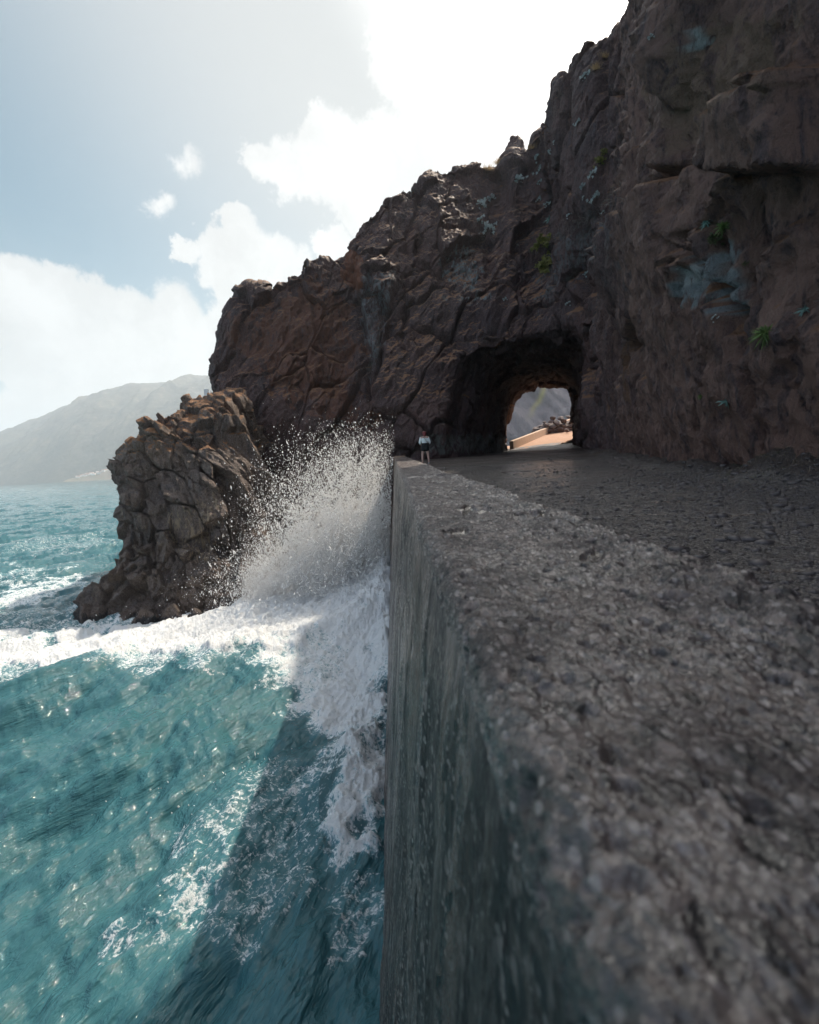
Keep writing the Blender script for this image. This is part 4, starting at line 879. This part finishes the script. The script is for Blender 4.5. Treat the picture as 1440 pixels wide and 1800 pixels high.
# ------------------------------------------------------------------ person
def skin(name, pts, edges, root=0, sub=2):
    bm = bmesh.new(); lay = bm.verts.layers.skin.verify(); vs = []
    for p in pts:
        v = bm.verts.new(p[:3]); r = p[3]; v[lay].radius = (r, r * (p[4] if len(p) > 4 else 1)); vs.append(v)
    vs[root][lay].use_root = True
    for a, b in edges: bm.edges.new((vs[a], vs[b]))
    me = bpy.data.meshes.new(name); bm.to_mesh(me); bm.free(); o = bpy.data.objects.new('tmp', me); COL.objects.link(o)
    m = o.modifiers.new('s', 'SKIN'); m.use_smooth_shade = True; o.modifiers.new('u', 'SUBSURF').levels = sub
    r = bake(o); bpy.data.objects.remove(o); r.name = name; r.polygons.foreach_set('use_smooth', [True] * len(r.polygons)); return r
def build_person():
    P0 = at(749, 819.5, 23.0); P0[2] = float(road_z(0, 23.0)) + .01
    root = empty('person', tuple(P0), label='person with red hair in a white top and black shorts standing behind the sea wall', category='person')
    # facing +Y (away from the viewer); pelvis is the root
    pts = [(0, 0, .88, .135, .8), (0, .01, 1.02, .115, .75), (0, 0, 1.18, .135, .7), (0, -.01, 1.32, .12, .7), (0, 0, 1.42, .05), (0, .015, 1.50, .062), (0, .02, 1.58, .088), (0, .015, 1.635, .06)]
    E = [(0, 1), (1, 2), (2, 3), (3, 4), (4, 5), (5, 6), (6, 7)]
    def add(p, par): pts.append(p); E.append((par, len(pts) - 1)); return len(pts) - 1
    for s in (-1, 1):
        h = add((s * .09, 0, .80, .088), 0); k = add((s * .135, .015, .48, .056), h); c_ = add((s * .145, -.015, .34, .052), k); a = add((s * .155, -.02, .085, .032), c_); hl = add((s * .158, -.01, .035, .034), a); add((s * .175, .12, .03, .030, .7), hl)
        sh = add((s * .165, 0, 1.335, .055), 3); el = add((s * .235, -.02, 1.09, .040), sh); wr = add((s * .175, .17, .985, .026), el); pm = add((s * .135, .235, 1.0, .030, .6), wr)
        for q in range(4):
            f0 = add((s * (.115 - .004 * q), .285, 1.03 - .021 * q, .0085), pm); f1 = add((s * (.085 - .004 * q), .300, 1.035 - .021 * q, .0078), f0); add((s * (.062 - .004 * q + .004 * abs(q - 1)), .290, 1.03 - .021 * q, .0068), f1)
        th = add((s * .115, .235, 1.045, .0095), pm); add((s * .085, .255, 1.062, .008), th)
    sk = simple('skin', (.50, .33, .27), .55, .08, 4); body = link('body', skin('body', pts, E), sk, root)
    # clothing
    tp = [(0, 0, 1.04, .142, .72), (0, 0, 1.18, .158, .70), (0, -.01, 1.31, .145, .72), (0, 0, 1.395, .075)]; te = [(0, 1), (1, 2), (2, 3)]
    for s in (-1, 1):
        i = len(tp); tp += [(s * .168, 0, 1.33, .074), (s * .205, -.01, 1.2, .064), (s * .238, -.02, 1.09, .058), (s * .205, .09, 1.035, .046)]; te += [(2, i), (i, i + 1), (i + 1, i + 2), (i + 2, i + 3)]
    link('top', skin('top', tp, te, 1), simple('white_cotton', (.82, .88, .88), .9, .1, 12, .01), root)
    sp = [(0, 0, 1.03, .142, .78), (0, 0, .93, .160, .80), (0, 0, .85, .15, .8)]; se = [(0, 1), (1, 2)]
    for s in (-1, 1): i = len(sp); sp += [(s * .095, 0, .80, .108), (s * .118, .005, .665, .100)]; se += [(2, i), (i, i + 1)]
    link('shorts', skin('shorts', sp, se, 1), simple('black_cotton', (.012, .013, .016), .9, .2, 12), root)
    hp = [(0, .0, 1.60, .098), (0, -.035, 1.545, .100), (0, -.06, 1.46, .085), (0.01, -.075, 1.37, .055)]; link('hair', skin('hair', hp, [(0, 1), (1, 2), (2, 3)]), simple('red_hair', (.16, .022, .024), .6, .4, 25, .01), root)
    # strap from the left shoulder across the back to the right hip
    bp = []; 
    for k in range(15):
        t_ = k / 14; x = -.085 + .235 * t_; z = 1.405 - .36 * t_; bp.append((x, -.102 - .022 * math.sin(t_ * math.pi), z, .012, .5))
    link('strap', skin('strap', bp, [(k, k + 1) for k in range(14)]), simple('black_leather', (.012, .012, .014), .6, .1), root)
    bm = bmesh.new(); bmesh.ops.create_cube(bm, size=1)
    for v in bm.verts: v.co = Vector((.185 + v.co.x * .06, .01 + v.co.y * .20, 1.0 + v.co.z * .15))
    bmesh.ops.bevel(bm, geom=bm.edges[:], offset=.015, segments=2, affect='EDGES'); me = bpy.data.meshes.new('bag'); bm.to_mesh(me); bm.free(); link('bag', me, simple('bag_leather', (.012, .012, .014), .6, .1), root)
    for s in (-1, 1):
        link('shoe', skin('shoe', [(s * .158, -.03, .045, .046), (s * .165, .05, .04, .045, .8), (s * .177, .14, .032, .036, .7)], [(0, 1), (1, 2)]), simple('dark_shoe', (.03, .035, .04), .7, .1), root)
        link('sock', skin('sock', [(s * .157, -.018, .085, .040), (s * .153, -.02, .17, .042)], [(0, 1)]), simple('pale_sock', (.35, .45, .50), .9, .1), root)
build_person()

# ------------------------------------------------------------------ plants on the rock
def bvh_of(o): me = o.data; return BVHTree.FromPolygons([tuple(v) for v in coords(me)], [tuple(q) for q in quads(me)])
BV = bvh_of(cliff); BVH_ = bvh_of(headland)
def hit(px, py, bv=None):
    r = (bv or BV).ray_cast(Vector(CAM), Vector(ray(px, py)).normalized()); return (r[0], r[1]) if r[0] is not None else (None, None)
def blade(V, Q, base, d, L, w, droop, rg):
    side_ = np.cross(d, rg.normal(size=3)); side_ /= np.linalg.norm(side_) + 1e-9; n0 = len(V); K = 3
    for k in range(K + 1):
        t_ = k / K; c = base + d * L * t_ + np.array([0, 0, -1.]) * droop * L * t_ * t_; ww = w * (1 - t_) ** .6 * (.6 + 1.2 * t_) if k else w * .6
        V.append(c - side_ * ww); V.append(c + side_ * ww)
    for k in range(K): Q.append((n0 + 2 * k, n0 + 2 * k + 1, n0 + 2 * k + 3, n0 + 2 * k + 2))
def leafmat(name, a, b):
    m, t = mat(name); tc = t.node('ShaderNodeTexCoord').outputs['Object']; c = t.mix(t.mapr(t.noise(tc, 3, 3), .35, .65), a, b)
    d = t.node('ShaderNodeBsdfPrincipled', {'Base Color': c, 'Roughness': .6}); tr = t.node('ShaderNodeBsdfTranslucent', {'Color': c}); x = t.node('ShaderNodeMixShader', {0: .3, 1: d, 2: tr}); t.node('ShaderNodeOutputMaterial', {0: x}); return m
LM = {'pale': leafmat('pale_leaf', (.42, .50, .50), (.66, .72, .72)), 'green': leafmat('green_leaf', (.09, .15, .045), (.19, .27, .09)), 'yellow': leafmat('yellow_leaf', (.17, .18, .05), (.33, .31, .10)),
      'blue': leafmat('blue_leaf', (.13, .25, .23), (.26, .40, .37)), 'dry': leafmat('dry_leaf', (.38, .25, .12), (.55, .40, .22)), 'olive': leafmat('olive_leaf', (.06, .08, .035), (.13, .14, .06))}
LM['stem'] = simple('stem_bark', (.10, .075, .06), .9, .3)
PROTO = {}
def proto(kind, variant):
    key = (kind, variant)
    if key in PROTO: return PROTO[key]
    rg = np.random.default_rng(hash((kind == 'pale', variant, len(kind))) % 9999); V, Q, S, SQ = [], [], [], []
    if kind in ('pale', 'yellow', 'olive'):        # shrub: rosettes of small leaves on twigs, in a unit-wide clump
        for k in range(16 if kind == 'pale' else 34):
            h = _n(rg.normal(size=3) * np.array([1, 1, .8]) + np.array([0, 0, .5])); c = h * rg.uniform(.22, .5) * np.array([1.0, .8, .8]); blade(S, SQ, np.zeros(3), h, np.linalg.norm(c), .012, 0, rg)
            for j in range(26): blade(V, Q, c, _n(rg.normal(size=3) + np.array([0, 0, .6])), rg.uniform(.07, .14), .028, .1, rg)
    elif kind in ('green', 'blue'):                  # rosette of long pointed leaves
        for k in range(170 if kind == 'green' else 44): blade(V, Q, rg.normal(size=3) * .04, _n(rg.normal(size=3) + np.array([0, 0, .5])), rg.uniform(.35, .6), .026 if kind == 'green' else .055, .35, rg)
        for k in range(4): blade(S, SQ, np.zeros(3), _n(np.array([rg.normal() * .3, 1, -.8])), .3, .03, 0, rg)
    else:                                            # dry grass tuft
        for k in range(110): blade(V, Q, np.array([rg.normal() * .14, rg.normal() * .1, 0]), _n(np.array([rg.normal() * .5, rg.normal() * .5, 1])), rg.uniform(.25, .6), .008, .25, rg)
        for k in range(4): blade(S, SQ, np.zeros(3), _n(np.array([rg.normal() * .3, 1, -.8])), .2, .02, 0, rg)
    PROTO[key] = (mesh_np('foliage', V, Q), mesh_np('stem', S, SQ)); return PROTO[key]
PL = [  # px, py, width px, kind, label
    (845, 363, 20, 'pale', 'wide silver shrub high on the cliff, upper left of the pair above the tunnel'), (864, 352, 14, 'pale', 'small silver shrub close right of the wide one on the upper cliff'),
    (843, 392, 18, 'pale', 'rounded silver shrub directly below the upper pair on the cliff'), (858, 408, 20, 'pale', 'pinkish silver shrub, lowest of the four left of the cliff gully'), (871, 397, 9, 'pale', 'narrow upright silver sprig beside the pinkish shrub on the cliff'),
    (913, 320, 18, 'pale', 'spreading silver shrub alone below the square rock tooth of the crest'), (946, 277, 13, 'pale', 'silver shrub just under the notch where the crest meets the high buttress'), (950, 303, 16, 'pale', 'loose silver shrub halfway down the column of plants below the notch'),
    (949, 322, 9, 'pale', 'tiny silver sprig under the loose shrub below the notch'), (969, 268, 10, 'pale', 'thin silver sprig on the edge of the buttress right of the notch'), (975, 250, 6, 'pale', 'very small silver sprig, highest on the buttress edge right of the notch'),
    (946, 355, 13, 'pale', 'silver shrub on the dark cliff, left one of a level pair'), (962, 360, 10, 'pale', 'silver shrub on the dark cliff, right one of a level pair'), (966, 385, 10, 'blue', 'teardrop shaped blue green plant below the level pair of silver shrubs'),
    (1027, 347, 7, 'pale', 'tiny silver sprig beside the gully under the arched shrub'), (1048, 350, 19, 'pale', 'full silver shrub right of the gully on the middle cliff'), (1043, 308, 15, 'pale', 'tall silver shrub hanging under the yellow green creeper'),
    (1027, 330, 12, 'pale', 'arched silver shrub left of the gully below the creeper'), (1000, 380, 9, 'pale', 'small silver sprig left of the long grey grass streak'), (1060, 374, 6, 'pale', 'tiny silver sprig just below the full silver shrub'),
    (1032, 484, 13, 'pale', 'bright silver shrub low on the cliff above the right side of the tunnel'), (888, 528, 8, 'pale', 'small silver sprig low on the cliff up left of the tunnel arch'), (998, 536, 10, 'pale', 'silver sprig right above the tunnel arch'),
    (1017, 217, 11, 'pale', 'silver shrub alone high on the face of the buttress'), (1029, 136, 13, 'pale', 'grey silver shrub under the sunlit grass near the top of the buttress'), (1145, 68, 10, 'pale', 'grey sprig in the shade close to the top edge of the cliff'),
    (958, 432, 30, 'yellow', 'yellow green cushion shrub, upper of two on the ledge above the tunnel'), (968, 468, 32, 'yellow', 'yellow green cushion shrub, lower of two above the tunnel'), (1054, 287, 16, 'yellow', 'yellow green creeper in the gully of the high cliff'), (1064, 270, 12, 'yellow', 'upper end tuft of green creeper in the high gully'),
    (1348, 585, 30, 'green', 'bright green spiky tuft growing from the crack in the near cliff'), (1272, 398, 17, 'green', 'green spiky tuft at the head of the crack in the near cliff'), (1243, 390, 15, 'blue', 'blue green rosette left of the tuft at the head of the crack'),
    (1414, 545, 16, 'blue', 'pale blue green rosette at the right, up from the bright green tuft'), (1277, 706, 16, 'blue', 'blue green rosette low on the near cliff wall'), (1233, 696, 8, 'green', 'little green tuft left of the low blue green rosette'),
    (1312, 465, 11, 'olive', 'dull green sprig halfway along the crack in the near cliff'), (1256, 425, 22, 'olive', 'dark olive shrub in the hollow left of the crack'), (1255, 560, 10, 'pale', 'faint silver sprig under the pale lichen patch on the near cliff'),
    (1048, 124, 20, 'dry', 'sunlit golden grass tuft under the summit of the buttress'), (1062, 103, 16, 'dry', 'golden grass tuft highest on the buttress'), (876, 288, 16, 'dry', 'sunlit golden bush on the crest left of the square rock tooth'),
    (856, 300, 18, 'dry', 'golden grass on the crest, left of the golden bush'), (935, 262, 14, 'dry', 'golden grass in the notch of the crest')]
def build_plants():
    col = {'pale': 'pale leaved shrub', 'yellow': 'cushion shrub', 'olive': 'shrub', 'green': 'spiky plant', 'blue': 'rosette plant', 'dry': 'grass tuft'}
    nm = {'pale': 'silver_shrub', 'yellow': 'cushion_shrub', 'olive': 'olive_shrub', 'green': 'spiky_plant', 'blue': 'succulent_rosette', 'dry': 'grass_tuft'}
    for i, (px, py, w, kind, lab) in enumerate(PL):
        p, n = None, None
        for dy in range(0, 60, 4):
            p, n = hit(px, py + dy)
            if p is not None: break
        if p is None: continue
        s = w / F * p.y * 1.5; e = empty(nm[kind], p + n * .05 * s, label=lab, category=col[kind], group={'pale': 'silver shrubs on the cliff', 'dry': 'golden grass on the crest'}.get(kind, 'green plants on the cliff'))
        e.scale = (s, s, s); e.rotation_euler = (random.uniform(.1, .4), random.uniform(-.3, .3), random.uniform(-.6, .6)); f, st = proto(kind, i % 4)
        link('foliage', f, LM[kind], e); link('stem', st, LM['stem'], e)
    # grey grass streak in the gully, grass on the bank and dry litter: uncountable
    rg = np.random.default_rng(8); V, Q = [], []
    for k in range(700):
        t_ = rg.random(); px = 930 + 150 * t_ + rg.normal() * 9; py = 455 - 115 * t_ + rg.normal() * 11; p, n = hit(px, py)
        if p is None: continue
        blade(V, Q, np.array(p), _n(np.array(n) + rg.normal(size=3) * .5 + np.array([0, 0, .3])), rg.uniform(.15, .5), .012, .3, rg)
    link('gully_grass', mesh_np('gully_grass', V, Q), leafmat('grey_grass', (.13, .115, .10), (.24, .22, .20)), kind='stuff', label='grey dry grass filling the gully of the cliff')
    road = bpy.data.objects['road']; BR = bvh_of(road)
    for name, lab, N, cx, cy, rx, ry, kk, L in (('bank_grass', 'short olive grass on the earth bank at the cliff foot', 1500, 6.35, 7.4, .75, .9, 'olive', .10), ('dry_grass', 'dry pale grass along the foot of the near cliff', 900, 6.1, 6.6, .8, 1.6, 'dry2', .16), ('verge_grass', 'tuft of dry grass beside the tunnel mouth', 500, 10.9, 24.2, .9, .9, 'dry2', .30)):
        V, Q = [], []
        for k in range(N):
            r_ = BR.ray_cast(Vector((cx + rg.normal() * rx * .6, cy + rg.normal() * ry * .6, 14)), Vector((0, 0, -1)))
            if r_[0] is None: continue
            blade(V, Q, np.array(r_[0]), _n(rg.normal(size=3) * .7 + np.array([0, 0, .8])), rg.uniform(.4, 1) * L, .004, .5, rg)
        if kk == 'dry2' and 'dry2' not in LM: LM['dry2'] = leafmat('dry_litter', (.14, .10, .08), (.27, .21, .17))
        link(name, mesh_np(name, V, Q), LM[kk], kind='stuff', label=lab)
    # loose stones
    O = rock_mesh(1, 77, 1); OV, OT = coords(O), np.array([p.vertices[:] for p in O.polygons]); V, T = [], []; n = 0
    for k in range(34000):
        y = 1.8 * 17 ** (rg.random() if k < 22000 else rg.random() * .6); f = float(np.interp(y, [0, 2, 6.5, 10, 13, 17, 22, 26, 31], [7, 6.3, 6.0, 6.7, 7.6, 8.9, 10.5, 11.9, 13.6])); x = rg.uniform(1.02, f) if k % 6 else f - abs(rg.normal()) * .9
        r_ = BR.ray_cast(Vector((x, y, 14)), Vector((0, 0, -1)))
        if r_[0] is None: continue
        s = np.exp(rg.normal() * .5) * (.009 if k % 10 else .030); s = min(s, .09); a = rg.uniform(0, 6.28); c, sn = math.cos(a), math.sin(a)
        V.append(OV @ np.array([[c, sn, 0], [-sn, c, 0], [0, 0, 1]]) * s * np.array([1, 1, .8]) + np.array(r_[0])); T.append(OT + n); n += len(OV)
    link('gravel', mesh_np('gravel', np.concatenate(V), np.concatenate(T)), simple('stone_chips', (.055, .048, .050), .5, .85, 40), kind='stuff', label='loose stone chips scattered over the road')
    # small white marker on the saddle behind the headland
    p = at(363, 690, 37.0); bm = bmesh.new(); bmesh.ops.create_cube(bm, size=1)
    for v in bm.verts: v.co = Vector((v.co.x * .32, v.co.y * .12, v.co.z * .5))
    bmesh.ops.bevel(bm, geom=bm.edges[:], offset=.02, affect='EDGES')
    for a in (-.1, .1):
        r = bmesh.ops.create_cone(bm, segments=8, radius1=.03, radius2=.03, depth=1.4, cap_ends=True)
        for v in r['verts']: v.co += Vector((a, 0, -.6))
    me = bpy.data.meshes.new('white_marker'); bm.to_mesh(me); bm.free(); o = link('white_marker', me, simple('white_paint', (.75, .78, .78), .6, .05), label='small white marker block on the saddle behind the headland', category='marker'); o.location = p
build_plants()

# ------------------------------------------------------------------ marine haze
def build_haze():
    bm = bmesh.new(); bmesh.ops.create_cube(bm, size=1)
    for v in bm.verts: v.co = Vector((v.co.x * 15000, v.co.y * 15000, -12 if v.co.z < 0 else 800))
    me = bpy.data.meshes.new('haze'); bm.to_mesh(me); bm.free(); m, t = mat('haze_air')
    v = t.node('ShaderNodeVolumePrincipled', {'Color': (.84, .93, 1.0, 1), 'Density': HAZE, 'Anisotropy': 0.3}); o = t.node('ShaderNodeOutputMaterial'); t.l.new(v.outputs[0], o.inputs['Volume'])
    link('haze', me, m, kind='stuff', label='pale marine haze filling the bay')
HAZE = 0.00020
build_haze()
